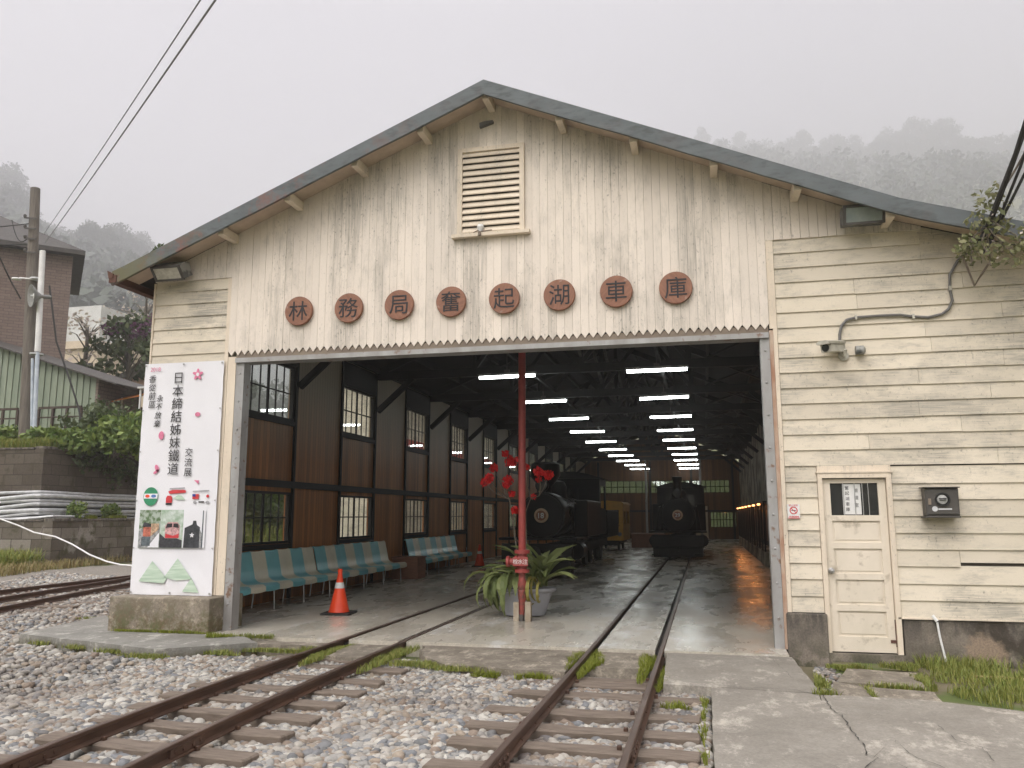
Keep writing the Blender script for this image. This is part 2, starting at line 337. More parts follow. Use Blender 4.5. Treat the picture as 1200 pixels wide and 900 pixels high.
# ------------------------------------------------------------------ mesh building
class MB:
    def __init__(s): s.v = []; s.f = []
    def add(s, vs, fs):
        o = len(s.v); s.v += [tuple(x) for x in vs]; s.f += [tuple(i + o for i in f) for f in fs]; return s
    def box(s, x0, x1, y0, y1, z0, z1):
        return s.add([(x0, y0, z0), (x1, y0, z0), (x1, y1, z0), (x0, y1, z0), (x0, y0, z1), (x1, y0, z1), (x1, y1, z1), (x0, y1, z1)],
                     [(0, 3, 2, 1), (4, 5, 6, 7), (0, 1, 5, 4), (1, 2, 6, 5), (2, 3, 7, 6), (3, 0, 4, 7)])
    def bbox(s, x0, x1, y0, y1, z0, z1, b=.01):
        """box with chamfered edges"""
        bm = bmesh.new(); bmesh.ops.create_cube(bm, size=1)
        for v in bm.verts: v.co = Vector(((x0 + x1) / 2 + v.co.x * (x1 - x0), (y0 + y1) / 2 + v.co.y * (y1 - y0), (z0 + z1) / 2 + v.co.z * (z1 - z0)))
        bmesh.ops.bevel(bm, geom=bm.edges[:], offset=b, segments=2, affect='EDGES', profile=.5)
        bm.verts.index_update(); s.add([v.co for v in bm.verts], [[v.index for v in f.verts] for f in bm.faces]); bm.free(); return s
    def prism(s, pts, axis, a, b):
        """polygon pts (2d) extruded along axis from a to b; axis y: pts are (x,z); x: (y,z); z: (x,y)"""
        n = len(pts)
        def P(p, t): return (p[0], t, p[1]) if axis == 'y' else (t, p[0], p[1]) if axis == 'x' else (p[0], p[1], t)
        vs = [P(p, a) for p in pts] + [P(p, b) for p in pts]
        return s.add(vs, [tuple(range(n)), tuple(range(2 * n - 1, n - 1, -1))] + [(i, i + n, (i + 1) % n + n, (i + 1) % n) for i in range(n)])
    def bar(s, p, q, w, h, up=(0, 0, 1)):
        p, q = Vector(p), Vector(q); d = (q - p).normalized(); u = Vector(up)
        if abs(d.dot(u)) > .98: u = Vector((1, 0, 0))
        r = d.cross(u).normalized() * w / 2; t = r.cross(d).normalized() * h / 2
        return s.add([p - r - t, p + r - t, p + r + t, p - r + t, q - r - t, q + r - t, q + r + t, q - r + t],
                     [(0, 1, 2, 3), (7, 6, 5, 4), (0, 4, 5, 1), (1, 5, 6, 2), (2, 6, 7, 3), (3, 7, 4, 0)])
    def tube(s, pts, r, n=8, cap=True):
        pts = [Vector(p) for p in pts]; o = len(s.v); prev = None
        for i, p in enumerate(pts):
            d = (pts[min(i + 1, len(pts) - 1)] - pts[max(i - 1, 0)]).normalized()
            if prev is None:
                u = d.orthogonal().normalized()
            else:
                u = (prev - d * prev.dot(d)); u = u.normalized() if u.length > 1e-6 else d.orthogonal().normalized()
            prev = u; w_ = d.cross(u); rr = r[i] if isinstance(r, (list, tuple)) else r
            for k in range(n):
                a = 2 * math.pi * k / n; s.v.append(tuple(p + (u * math.cos(a) + w_ * math.sin(a)) * rr))
        for i in range(len(pts) - 1):
            for k in range(n):
                a, b = o + i * n + k, o + i * n + (k + 1) % n
                s.f.append((a, b, b + n, a + n))
        if cap:
            s.f.append(tuple(o + k for k in range(n - 1, -1, -1))); e = o + (len(pts) - 1) * n; s.f.append(tuple(e + k for k in range(n)))
        return s
    def lathe(s, prof, c=(0, 0, 0), axis='z', n=24, sx=1, sy=1):
        """profile [(radius, height)] turned about an axis through c"""
        o = len(s.v)
        for r, h in prof:
            for k in range(n):
                a = 2 * math.pi * k / n; x, y = r * math.cos(a) * sx, r * math.sin(a) * sy
                s.v.append((c[0] + x, c[1] + y, c[2] + h) if axis == 'z' else (c[0] + x, c[1] + h, c[2] + y) if axis == 'y' else (c[0] + h, c[1] + x, c[2] + y))
        for i in range(len(prof) - 1):
            for k in range(n):
                a, b = o + i * n + k, o + i * n + (k + 1) % n
                s.f.append((a, b, b + n, a + n))
        s.f.append(tuple(o + k for k in range(n - 1, -1, -1))); e = o + (len(prof) - 1) * n; s.f.append(tuple(e + k for k in range(n)))
        return s
    def build(s, name, mat, parent=None, smooth=False, mats=None, fm=None):
        me = bpy.data.meshes.new(name); me.from_pydata(s.v, [], s.f); me.materials.append(mat)
        for x in mats or []: me.materials.append(x)
        if fm: me.polygons.foreach_set('material_index', fm)
        if smooth:
            me.polygons.foreach_set('use_smooth', [True] * len(me.polygons))
            try: me.set_sharp_from_angle(angle=R_(38))
            except Exception: pass
        me.update(); ob = bpy.data.objects.new(name, me); COL.objects.link(ob); ob.parent = parent; return ob

def fastmesh(name, V, F, mat, parent=None, smooth=False, loc=None):
    """numpy triangles/quads to an object"""
    me = bpy.data.meshes.new(name); k = F.shape[1]
    me.vertices.add(len(V)); me.vertices.foreach_set('co', V.astype(np.float32).ravel())
    me.loops.add(F.size); me.loops.foreach_set('vertex_index', F.astype(np.int32).ravel())
    me.polygons.add(len(F)); me.polygons.foreach_set('loop_start', np.arange(0, F.size, k, dtype=np.int32))
    if smooth: me.polygons.foreach_set('use_smooth', np.ones(len(F), dtype=bool))
    me.materials.append(mat); me.update(calc_edges=True); me.validate()
    ob = bpy.data.objects.new(name, me); COL.objects.link(ob); ob.parent = parent
    if loc is not None: ob.location = loc
    return ob

def tag(o, label=None, cat=None, group=None, kind=None):
    for k, v in (('label', label), ('category', cat), ('group', group), ('kind', kind)):
        if v: o[k] = v
    return o
def thing(name, label, cat, loc=(0, 0, 0), rz=0, group=None):
    o = bpy.data.objects.new(name, None); COL.objects.link(o); o.empty_display_size = .2
    o.location = loc; o.rotation_euler = (0, 0, rz); return tag(o, label, cat, group)
def struct(o): o['kind'] = 'structure'; return o
def copy_tree(o, parent=None):
    c = o.copy(); COL.objects.link(c); c.parent = parent
    for ch in list(o.children): copy_tree(ch, c)
    return c

def text_mesh(txt, size, ext, name, mat, parent, loc, rot=(R_(90), 0, 0), bold=0, shear=0, sx=1):
    cu = bpy.data.curves.new('t', 'FONT'); cu.body = txt; cu.size = size; cu.extrude = ext; cu.offset = bold if txt.isascii() else 0; cu.shear = shear
    cu.align_x = 'CENTER'; cu.align_y = 'CENTER'; cu.resolution_u = 4
    ob = bpy.data.objects.new('t', cu); COL.objects.link(ob)
    dg = bpy.context.evaluated_depsgraph_get(); me = bpy.data.meshes.new_from_object(ob.evaluated_get(dg), depsgraph=dg)
    bpy.data.objects.remove(ob); bpy.data.curves.remove(cu)
    n = len(me.vertices)
    if n:                                              # centre the glyphs on their own outline
        co = np.empty(n * 3); me.vertices.foreach_get('co', co); co = co.reshape(-1, 3)
        co[:, :2] -= (co[:, :2].max(0) + co[:, :2].min(0)) / 2; co[:, 0] *= sx; me.vertices.foreach_set('co', co.ravel())
    me.materials.clear(); me.materials.append(mat); me.name = name
    o = bpy.data.objects.new(name, me); COL.objects.link(o); o.parent = parent; o.location = loc; o.rotation_euler = rot; return o

def leaf_cloud(centres, per, spread, size, seed, droop=0., aspect=1.8):
    """quads scattered about cluster centres; returns V, F"""
    r = np.random.default_rng(seed); C = np.repeat(np.asarray(centres, float), per, 0); n = len(C)
    d = r.normal(size=(n, 3)); d /= np.linalg.norm(d, axis=1)[:, None]
    sp = np.asarray(spread, float)
    P = C + d * (r.random((n, 1)) ** .45) * sp
    a = r.normal(size=(n, 3)); a[:, 2] -= droop; a /= np.linalg.norm(a, axis=1)[:, None]
    b = np.cross(a, r.normal(size=(n, 3))); b /= np.linalg.norm(b, axis=1)[:, None]
    s = size * (.6 + .8 * r.random((n, 1)))
    V = np.stack([P - a * s * aspect / 2, P + b * s / 2, P + a * s * aspect / 2, P - b * s / 2], 1).reshape(-1, 3)
    return V, np.arange(4 * n).reshape(-1, 4)

def blades(xs, ys, z, h, wd, seed, lean=.5):
    """grass blades as tapered bent quads+tips at the given ground points"""
    r = np.random.default_rng(seed); n = len(xs); hh = h * (.4 + .9 * r.random(n)); an = r.random(n) * 6.283; ln = lean * r.random(n) * hh
    bx, by = np.cos(an + 1.57) * wd / 2, np.sin(an + 1.57) * wd / 2; z = np.broadcast_to(z, (n,))
    p0 = np.stack([xs - bx, ys - by, z], 1); p1 = np.stack([xs + bx, ys + by, z], 1)
    mxx, myy = xs + np.cos(an) * ln * .35, ys + np.sin(an) * ln * .35
    p2 = np.stack([mxx + bx * .7, myy + by * .7, z + hh * .6], 1); p3 = np.stack([mxx - bx * .7, myy - by * .7, z + hh * .6], 1)
    tx, ty = xs + np.cos(an) * ln, ys + np.sin(an) * ln
    p4 = np.stack([tx + bx * .1, ty + by * .1, z + hh], 1); p5 = np.stack([tx - bx * .1, ty - by * .1, z + hh], 1)
    V = np.stack([p0, p1, p2, p3, p4, p5], 1).reshape(-1, 3); i = np.arange(n)[:, None] * 6
    F = np.concatenate([i + np.array([[0, 1, 2, 3]]), i + np.array([[3, 2, 4, 5]])]); return V, F

def in_poly(x, y, poly):
    c = np.zeros(len(x), bool); n = len(poly)
    for i in range(n):
        (x0, y0), (x1, y1) = poly[i], poly[i - 1]
        t = ((y0 > y) != (y1 > y)) & (x < (x1 - x0) * (y - y0) / (y1 - y0 + 1e-12) + x0); c ^= t
    return c
def scatter_poly(poly, n, seed):
    r = np.random.default_rng(seed); p = np.array(poly); lo, hi = p.min(0), p.max(0)
    x = lo[0] + (hi[0] - lo[0]) * r.random(n); y = lo[1] + (hi[1] - lo[1]) * r.random(n); k = in_poly(x, y, poly); return x[k], y[k]

FY = 10.42                       # front plane of the shed
XL, XR = -7.75, 2.25             # inner faces of its side walls
YB = 55.0                        # back wall
ZG = -.12                        # ballast level outside
RT, LT, GA = -.95, -4.10, .405   # track centres and half gauge

# ------------------------------------------------------------------ terrain
HS = 1.25
def hill_height(x, y):
    """flat yard, then forested slopes rising far away on the left and behind the shed"""
    x = x / HS; y = y / HS
    r = np.hypot(x, y); az = np.degrees(np.arctan2(x, y))
    # ridge elevation (tangent of the angle at the ridge) by azimuth
    tanel = np.interp(az, [-180, -110, -75, -49, -46, -43, -41.4, -39.4, -37.3, -36, -33, -12, -4, .6, 5.3, 9.7, 13.9, 17.7, 20.4, 23, 35, 60, 100, 180],
                      [.10, .22, .29, .285, .28, .255, .245, .235, .21, .19, .10, .10, .32, .405, .395, .382, .370, .354, .342, .332, .33, .31, .2, .10])
    rid = np.interp(az, [-180, -60, -36, 0, 20, 180], [600, 520, 560, 880, 900, 700])
    t = np.clip((r - 110) / (rid - 110), 0, 1); s = t * t * (3 - 2 * t) * .55 + t * .45
    h = tanel * rid * s
    h = np.where(r > rid, tanel * rid - (r - rid) * .12, h)
    wob = 6 * np.sin(x * .021 + 1) * np.cos(y * .017) + 3.5 * np.sin(x * .05 + y * .043)
    return HS * (h + wob * np.clip((r - 130) / 120, 0, 1))
def build_ground():
    na = 220; rs = np.concatenate([[0], np.geomspace(1.2, 110, 46), np.linspace(125, 1500, 90), [1800, 2400]])
    a = np.linspace(0, 2 * np.pi, na, endpoint=False)
    rr, aa = np.meshgrid(rs, a, indexing='ij'); x = rr * np.sin(aa); y = rr * np.cos(aa)
    z = hill_height(x, y) + ZG - .06
    V = np.stack([x, y, z], -1).reshape(-1, 3); i, j = np.meshgrid(np.arange(len(rs) - 1), np.arange(na), indexing='ij')
    k = (j + 1) % na
    F = np.stack([i * na + j, i * na + k, (i + 1) * na + k, (i + 1) * na + j], -1).reshape(-1, 4)
    return struct(fastmesh('ground', V, F, M['earth'], smooth=True))
build_ground()

# ballast bed of the yard (a slightly uneven sheet) and loose stones on it
def ballast_z(x, y):
    return ZG - .02 + .02 * np.sin(x * 2.1 + y) * np.cos(y * 1.7 - .5 * x) + .012 * np.sin(5 * x) * np.sin(4.3 * y)
gx, gy = np.meshgrid(np.linspace(-20, -.02, 120), np.linspace(1.0, 26, 130)); k = len(gx[0])
V = np.stack([gx, gy, ballast_z(gx, gy) - np.where((gy > 9.7) & (gx > -7.8), .15, 0)], -1).reshape(-1, 3)
i, j = np.meshgrid(np.arange(129), np.arange(119), indexing='ij'); q = i * k + j
F = np.stack([q, q + 1, q + 1 + k, q + k], -1).reshape(-1, 4)
fx, fy = V[F].mean(1)[:, 0], V[F].mean(1)[:, 1]
struct(fastmesh('ballast_bed', V, F[~((fx > -7.9) & (fy > 10.1))], M['ballast'], smooth=True))

def stone_base(n, seed):
    bm = bmesh.new(); bmesh.ops.create_icosphere(bm, subdivisions=n, radius=1); r = random.Random(seed)
    dirs = [Vector((r.gauss(0, 1), r.gauss(0, 1), r.gauss(0, 1))).normalized() for _ in range(4)]
    for v in bm.verts:
        for d in dirs:
            t = v.co.dot(d)
            if t > .62: v.co -= d * (t - .62) * .75
    bm.verts.index_update(); V = np.array([v.co[:] for v in bm.verts]); F = np.array([[v.index for v in f.verts] for f in bm.faces]); bm.free(); return V, F
def stones(name, xs, ys, size, seed, sub, parent_label):
    r = np.random.default_rng(seed); VV, FF = [], []; o = 0; kinds = [stone_base(sub, s) for s in range(8)]; n = len(xs)
    kind = r.integers(0, 8, n)
    for kk in range(8):
        V, F = kinds[kk]; m = np.where(kind == kk)[0]; c = len(m)
        if not c: continue
        s = size * np.exp(r.normal(0, .40, c)); s = np.clip(s, size * .45, size * 2.1)
        sc3 = np.stack([s * (.8 + .5 * r.random(c)), s * (.7 + .4 * r.random(c)), s * (.45 + .3 * r.random(c))], 1)
        a = r.random(c) * 6.283; ti = r.normal(0, .3, c)
        P = V[None] * sc3[:, None]
        y2 = P[..., 1] * np.cos(ti)[:, None] - P[..., 2] * np.sin(ti)[:, None]; z2 = P[..., 1] * np.sin(ti)[:, None] + P[..., 2] * np.cos(ti)[:, None]
        x3 = P[..., 0] * np.cos(a)[:, None] - y2 * np.sin(a)[:, None]; y3 = P[..., 0] * np.sin(a)[:, None] + y2 * np.cos(a)[:, None]
        z0 = ballast_z(xs[m], ys[m]) + s * .3 * (r.random(c) * 1.3 - .15)
        W = np.stack([x3 + xs[m][:, None], y3 + ys[m][:, None], z2 + z0[:, None]], -1).reshape(-1, 3)
        FF.append((F[None] + (np.arange(c) * len(V))[:, None, None]).reshape(-1, 3) + o); VV.append(W); o += len(W)
    ob = fastmesh(name, np.concatenate(VV), np.concatenate(FF), M['stones'], smooth=(sub > 1))
    return tag(ob, parent_label, 'gravel', kind='stuff')
PAD = [(-8.95, 9.55), (-6.35, 8.82), (-5.45, 9.55), (-5.9, 9.98), (-6.35, 10.05), (-8.1, 10.4), (-9.3, 11.6)]
PATCH = [(-3.45, 9.98), (-3.2, 9.25), (-2.75, 8.75), (-1.45, 8.62), (-1.45, 9.98)]
PATCH2 = [(-4.35, 9.98), (-4.35, 9.1), (-3.85, 9.05), (-3.85, 9.98)]
PATCH3 = [(-1.25, 9.98), (-1.25, 9.0), (-.66, 9.0), (-.66, 9.98)]
PATCH4 = [(-5.7, 9.98), (-5.6, 9.72), (-4.62, 9.72), (-4.62, 9.98)]
def gravel_points(poly, n, seed):
    x, y = scatter_poly(poly, n, seed); keep = np.ones(len(x), bool)
    for p in (PAD, PATCH, PATCH2, PATCH3, PATCH4): keep &= ~in_poly(x, y, p)
    for c in (RT, LT):
        for s in (-GA, GA): keep &= ~((abs(x - c - s - (.0085 * np.maximum(0, 9.6 - y) ** 2 if c == LT else 0)) < .055))
    return x[keep], y[keep]
NEAR = [(-6.2, 4.0), (-.03, 4.0), (-.03, 8.6), (-3.2, 9.3), (-5.4, 9.4), (-6.3, 8.8)]
x, y = gravel_points(NEAR, 84000, 1); k = y < 6.9
stones('gravel', x[k], y[k], .0265, 2, 2, 'grey and tan river stones of the ballast between the tracks')
stones('gravel', x[~k], y[~k], .0275, 3, 1, 'grey and tan ballast stones close to the shed doorway')
x, y = gravel_points([(-6.2, 4.0), (-6.3, 8.8), (-9.0, 9.5), (-9.4, 11.7), (-8.1, 12), (-8.1, 19), (-19, 21), (-14.5, 12), (-8, 4)], 76000, 4)
stones('gravel', x, y, .033, 5, 1, 'spread of grey stones running past the white banner to the siding')

# ------------------------------------------------------------------ paving
def slab(name, poly, z0, z1, mat, jit=0, seed=0):
    r = random.Random(seed); p = []
    for i, a in enumerate(poly):
        b = poly[(i + 1) % len(poly)]; n = max(1, int(math.dist(a, b) / .16)) if jit else 1
        for t in range(n):
            q_ = t / n; p.append((a[0] + (b[0] - a[0]) * q_ + (r.uniform(-jit, jit) if t else 0), a[1] + (b[1] - a[1]) * q_ + (r.uniform(-jit, jit) if t else 0)))
    m = MB(); m.prism(p, 'z', z0, z1); return struct(m.build(name, mat))
slab('concrete_pad', PAD, -.3, -.005, M['pad'], .018, 1)
slab('rough_concrete', PATCH, -.3, -.035, M['patch'], .03, 2)
slab('rough_concrete', PATCH2, -.3, -.05, M['patch'], .012, 3)
slab('rough_concrete', PATCH3, -.3, -.04, M['patch'], .012, 4)
slab('rough_concrete', PATCH4, -.3, -.05, M['patch'], .015, 5)
# apron in front of the right half of the doorway, cracked into slabs
slab('concrete_apron', [(-.44, 8.17), (.95, 8.07), (.885, 9.98), (-.48, 9.98)], -.3, -.022, M['apron'], .006, 6)
slab('concrete_apron', [(0, 1.5), (1.0, 1.5), (1.1, 4.5), (1.02, 6.1), (1.15, 6.4), (.9, 7.6), (.93, 8.06), (0, 8.15)], -.3, -.026, M['apron'], .007, 7)
slab('concrete_apron', [(1.008, 1.5), (9, 1.5), (9, 5.8), (4.0, 7.1), (1.8, 8.02), (.94, 8.06), (.89, 7.6), (1.138, 6.4), (1.01, 6.1), (1.09, 4.5)], -.3, -.0285, M['apron'], .007, 8)
def crack(pts, wd, seed):
    r = random.Random(seed); P = []
    for a, c in zip(pts, pts[1:]):
        a, c = Vector(a), Vector(c); n = max(2, int((c - a).length / .05))
        P += [a + (c - a) * (k / n) + Vector((r.uniform(-.012, .012), r.uniform(-.018, .018), 0)) for k in range(n)]
    P.append(Vector(pts[-1])); m = MB()
    for i, p in enumerate(P):
        d = (P[min(i + 1, len(P) - 1)] - P[max(i - 1, 0)]).normalized(); s_ = Vector((-d.y, d.x, 0)) * wd * r.uniform(.15, 1) * .36; z = -.0175
        m.v += [(p.x - s_.x, p.y - s_.y, z), (p.x + s_.x, p.y + s_.y, z)]
    for i in range(len(P) - 1): m.f.append((2 * i, 2 * i + 1, 2 * i + 3, 2 * i + 2))
    return struct(m.build('ground_crack', M['timber']))
for i, (wd, pp_) in enumerate([(.016, [(964, 815), (975, 832), (986, 838), (1000, 858), (1010, 870), (1016, 884), (1029, 888), (1013, 899), (1006, 915)]), (.010, [(838, 803), (880, 806), (930, 808), (964, 815)]), (.008, [(1048, 868), (1072, 888), (1096, 894), (1120, 908)]), (.007, [(1100, 850), (1120, 868), (1150, 876), (1165, 892)]), (.006, [(1029, 888), (1060, 899), (1080, 915)]), (.006, [(900, 768), (915, 782), (930, 795)])]):
    crack([tuple(atz(*q, -.02)) for q in pp_], wd, i)
slab('stepping_slab', [(1.22, 8.95), (1.95, 8.78), (2.1, 9.6), (1.42, 9.72)], -.3, -.075, M['patch'], .015, 9)
slab('stepping_slab', [(1.02, 8.12), (1.42, 8.10), (1.40, 8.72), (1.17, 8.9)], -.3, -.07, M['patch'], .012, 10)
slab('stepping_slab', [(1.44, 8.10), (1.95, 8.02), (2.0, 8.6), (1.43, 8.72)], -.3, -.07, M['patch'], .012, 11)

# ------------------------------------------------------------------ railway tracks
def rail_mesh(pts, name, parent):
    """flat-bottomed rail swept along points (top of rail = z of the points)"""
    pts = [Vector(p) for p in pts]
    prof = [(-.04, -.105), (.04, -.105), (.04, -.095), (.008, -.08), (.008, -.035), (.025, -.026), (.025, -.004), (.019, 0), (-.019, 0), (-.025, -.004), (-.025, -.026), (-.008, -.035), (-.008, -.08), (-.04, -.095)]
    m = MB(); n = len(prof)
    for i, p in enumerate(pts):
        d = (pts[min(i + 1, len(pts) - 1)] - pts[max(i - 1, 0)]); d.z = 0; d.normalize(); s = Vector((d.y, -d.x, 0))
        m.v += [tuple(p + s * a + Vector((0, 0, b))) for a, b in prof]
    fm = []
    for i in range(len(pts) - 1):
        for k in range(n):
            a, b = i * n + k, i * n + (k + 1) % n; m.f.append((a, b, b + n, a + n)); fm.append(1 if k in (6, 7, 8) else 0)
    m.f.append(tuple(range(n))); e = (len(pts) - 1) * n; m.f.append(tuple(e + k for k in range(n - 1, -1, -1))); fm += [0, 0]
    return m.build(name, M['rail'], parent, mats=[M['railtop']], fm=fm)
def sleeper_mb(L_, seed):
    r = random.Random(seed); bm = bmesh.new(); bmesh.ops.create_cube(bm, size=1)
    bmesh.ops.subdivide_edges(bm, edges=[e for e in bm.edges if abs(e.verts[0].co.x - e.verts[1].co.x) > .5], cuts=7)
    for v in bm.verts:
        v.co = Vector((v.co.x * L_ + r.uniform(-.012, .012), v.co.y * .19 + r.uniform(-.009, .009), v.co.z * .14 + r.uniform(-.006, .006)))
    bmesh.ops.bevel(bm, geom=[e for e in bm.edges if e.calc_face_angle(0) > 1], offset=.012, segments=1, affect='EDGES')
    m = MB(); bm.verts.index_update(); m.add([v.co for v in bm.verts], [[v.index for v in f.verts] for f in bm.faces]); bm.free(); return m
SLP = [sleeper_mb(1.8, s) for s in range(3)]
def straight_track(label, cx, y0, y1, ys, zr, bend):
    def bx(q): return bend * max(0, 9.6 - q) ** 2
    bd = lambda q: math.atan(2 * bend * max(0, 9.6 - q))
    t = thing('railway_track', label, 'railway track', (cx, y0, 0), group='narrow gauge tracks running into the shed')
    for s in (-GA, GA):
        yy = [y0 + (10 - y0) * i / 16 for i in range(16)] + [10 + (y1 - 10) * i / 12 for i in range(13)]
        rl = rail_mesh([(s + bx(q), q - y0, zr(q)) for q in yy], 'rail', t)
        m = MB()
        for q in (y0 + 2.45 + s * .6,):                      # fishplate joint
            for o in (-.022, .022): m.bar((s + o + bx(q - .22), q - y0 - .22, zr(q) - .057), (s + o + bx(q + .22), q - y0 + .22, zr(q) - .057), .016, .055)
            for d in (-.16, -.06, .06, .16):
                m.lathe([(.014, -.04), (.014, .04)], (s + bx(q + d), q - y0 + d, zr(q) - .058), 'x', 8)
        m.build('fishplate', M['rail'], rl)
    protos = [p.build('sleeper', M['sleeper'], t) for p in SLP]
    for p_ in protos:
        for s in (-GA, GA):
            for o in (-.052, .052): sp = MB(); sp.bbox(s + o - .017, s + o + .017, -.017, .017, .06, .10, .006); sp.build('spike', M['rail'], p_)
    for i, q in enumerate(ys):
        o = protos[i] if i < 3 else copy_tree(protos[i % 3], t)
        o.location = (rnd.uniform(-.05, .05) * (0 if bend else 1) + bx(q), q - y0, zr(q) - .105 - .072); o.rotation_euler = (0, 0, -bd(q) + rnd.uniform(-.03, .03) + (math.pi if i % 2 else 0))
    return t
def outer_z(q): return .012 + .035 * max(0, min(1, (9.2 - q) / 4))
ysR = [8.37, 7.86, 7.15, 6.58, 6.07, 5.5, 4.95, 4.4, 3.85]
straight_track('rusty narrow gauge track beside the concrete apron, running in under engine number 29', RT, 3.2, 52, [8.62] + ysR, outer_z, 0)
ysL = [9.15, 8.7, 8.05, 7.5, 7.0, 6.5, 6.0, 5.42, 4.85, 4.3, 3.75, 3.2]
straight_track('rusty narrow gauge track that runs in past the orange cone to the number 18 engine', LT, 2.6, 50, ysL, outer_z, .0085)
# siding on the far left, with its extra switch rail
def siding():
    t = thing('siding_track', 'rusty sidings with a switch rail crossing the gravel below the block wall', 'railway track', (-13, 14, 0))
    P = [(atz(-70, 727, 0), atz(0, 711, 0), atz(80, 695.5, 0), atz(155, 681.8, 0)), (atz(-70, 711, 0), atz(0, 699.7, 0), atz(80, 687.3, 0), atz(155, 675.7, 0)), (atz(-70, 700, 0), atz(0, 691.3, 0), atz(80, 682.2, 0), atz(155, 673.6, 0))]
    for line in P:
        a, b_ = line[-2], line[-1]; d = (b_ - a).normalized()
        pts = [Vector(p) for p in line] + [b_ + d * 8, b_ + d * 20]
        rail_mesh([p - Vector((13 * -1, 14, 0)) for p in pts], 'rail', t)
    pr = MB(); pr.bbox(-1.4, 1.4, -.1, .1, -.07, .07, .012); first = None
    a, b_ = (P[0][0] + P[2][0]) / 2, (P[0][3] + P[2][3]) / 2
    ang = math.atan2(b_.y - a.y, b_.x - a.x) - math.pi / 2; n = int((b_ - a).length / .6)
    for i in range(n + 16):
        if first is None: first = o = pr.build('sleeper', M['sleeper'], t)
        else: o = first.copy(); COL.objects.link(o); o.parent = t
        p = a + (b_ - a) * (i / n); o.location = (p.x + 13 + .25, p.y - 14, -.175); o.rotation_euler = (0, 0, ang + rnd.uniform(-.04, .04))
    return t
siding()

# ------------------------------------------------------------------ the engine shed
shed = thing('engine_shed', 'large weathered cream wooden engine shed with a wide open doorway and gable front', 'building')
APX = (-2.68, 7.30)
def roof_z(x):
    """top of the roof above x"""
    return float(np.interp(x, [-8.22, APX[0], 2.35, 7.2], [5.02, APX[1], 5.17, 3.66]))
# vertical boards of the gable, each cut to a point at the bottom over the doorway
g = MB(); BW = .1066; x = -7.88
def board(m, x0, x1, zb, pointed, y0, th):
    xm = (x0 + x1) / 2; zt0, zt1 = roof_z(x0) - .06, roof_z(x1) - .06; zt = max(zt0, zt1) - .0
    if pointed: pts = [(x0, zb + .07), (xm, zb), (x1, zb + .07), (x1, zt1), (x0, zt0)]
    else: pts = [(x0, zb), (x1, zb), (x1, zt1), (x0, zt0)]
    m.prism(pts, 'y', y0, y0 + th)
r = random.Random(3); xa = -6.60
for i in range(70):
    board(g, xa + .0012, xa + BW - .0012, 3.815 + r.uniform(-.004, .004), True, FY - .045 + r.uniform(-.002, .002), .03); xa += BW
xa = -6.60
while xa > -7.85: board(g, max(xa - BW, -7.88) + .002, xa - .002, 4.985, False, FY - .036 + r.uniform(-.002, .002), .03); xa -= BW
xa = -6.60 + 70 * BW
while xa < 2.6: board(g, xa + .002, xa + BW - .002, 4.955, False, FY - .036 + r.uniform(-.002, .002), .03); xa += BW
g.build('gable_boards', M['boards'], shed)
# dark sheathing behind the boards
b = MB(); b.prism([(-6.58, 3.9), (.86, 3.9), (.86, 4.9), (2.0, 4.9), (2.3, 4.95), (APX[0], 7.1), (-7.8, 5.05), (-7.8, 4.9), (-6.58, 4.9)], 'y', FY + .0, FY + .06)
b.box(-7.84, -6.62, FY, FY + .06, .46, 4.9); b.box(.90, 1.30, FY, FY + .06, .2, 4.9); b.box(1.30, 2.14, FY, FY + .06, 2.06, 4.9); b.box(2.14, 7.0, FY, FY + .06, .2, 4.9) if False else None
b.build('wall_sheathing', M['backing'], shed)
b = MB(); b.prism([(2.14, .2), (7.2, .2), (7.2, 3.5), (2.3, 4.95), (2.14, 4.95)], 'y', FY, FY + .06); b.build('wall_sheathing', M['backing'], shed)
b = MB(); b.prism([(2.0, 4.3), (3.4, 3.2), (7.15, 3.2), (7.15, roof_z(7.15) - .06), (2.35, roof_z(2.35) - .06), (2.0, roof_z(2.0) - .06)], 'y', FY - .009, FY - .003); b.build('eave_boarding', M['siding'], shed)
def siding_board(m, x0, x1, z0, h, lift=0.):
    th0, th1 = .030, .010
    m.add([(x0, FY - th0, z0 + lift), (x1, FY - th0, z0 + lift), (x1, FY - th1, z0 + h + .012), (x0, FY - th1, z0 + h + .012), (x0, FY - .002, z0 + lift), (x1, FY - .002, z0 + lift), (x1, FY - .002, z0 + h + .012), (x0, FY - .002, z0 + h + .012)],
          [(0, 1, 2, 3), (7, 6, 5, 4), (0, 4, 5, 1), (1, 5, 6, 2), (2, 6, 7, 3), (3, 7, 4, 0)])
def clap(m, x0, x1, z0, z1, seed, clip=False, gap=None):
    r = random.Random(seed); z = z0; k = 0; EXP = .1895
    while z < z1 - .03:
        h = min(EXP, z1 - z); xe = x1
        if clip:
            while roof_z(xe) - .12 < z + h: xe -= .05
        cuts = [x0]; q = x0 + r.uniform(.9, 3.2)
        while q < xe - .5: cuts.append(q); q += r.uniform(1.1, 3.4)
        cuts.append(xe)
        if gap and k == gap: cuts = [x0, 2.80, 4.6, xe]
        for a, c in zip(cuts, cuts[1:]):
            lift = .05 if gap and k == gap and c > 2.7 and x0 < a < 4 else r.uniform(-.004, .004)
            siding_board(m, a + .0015, c - .0015, z, h, lift)
        z += h; k += 1
m = MB(); clap(m, -7.87, -6.665, .46, 4.985, 1); m.build('left_siding', M['siding'], shed)
m = MB(); clap(m, .955, 1.315, .42, 2.125, 2); m.build('right_siding', M['siding'], shed)
m = MB(); clap(m, 2.135, 7.2, .39, 2.105, 4, gap=3); m.build('right_siding', M['siding'], shed)
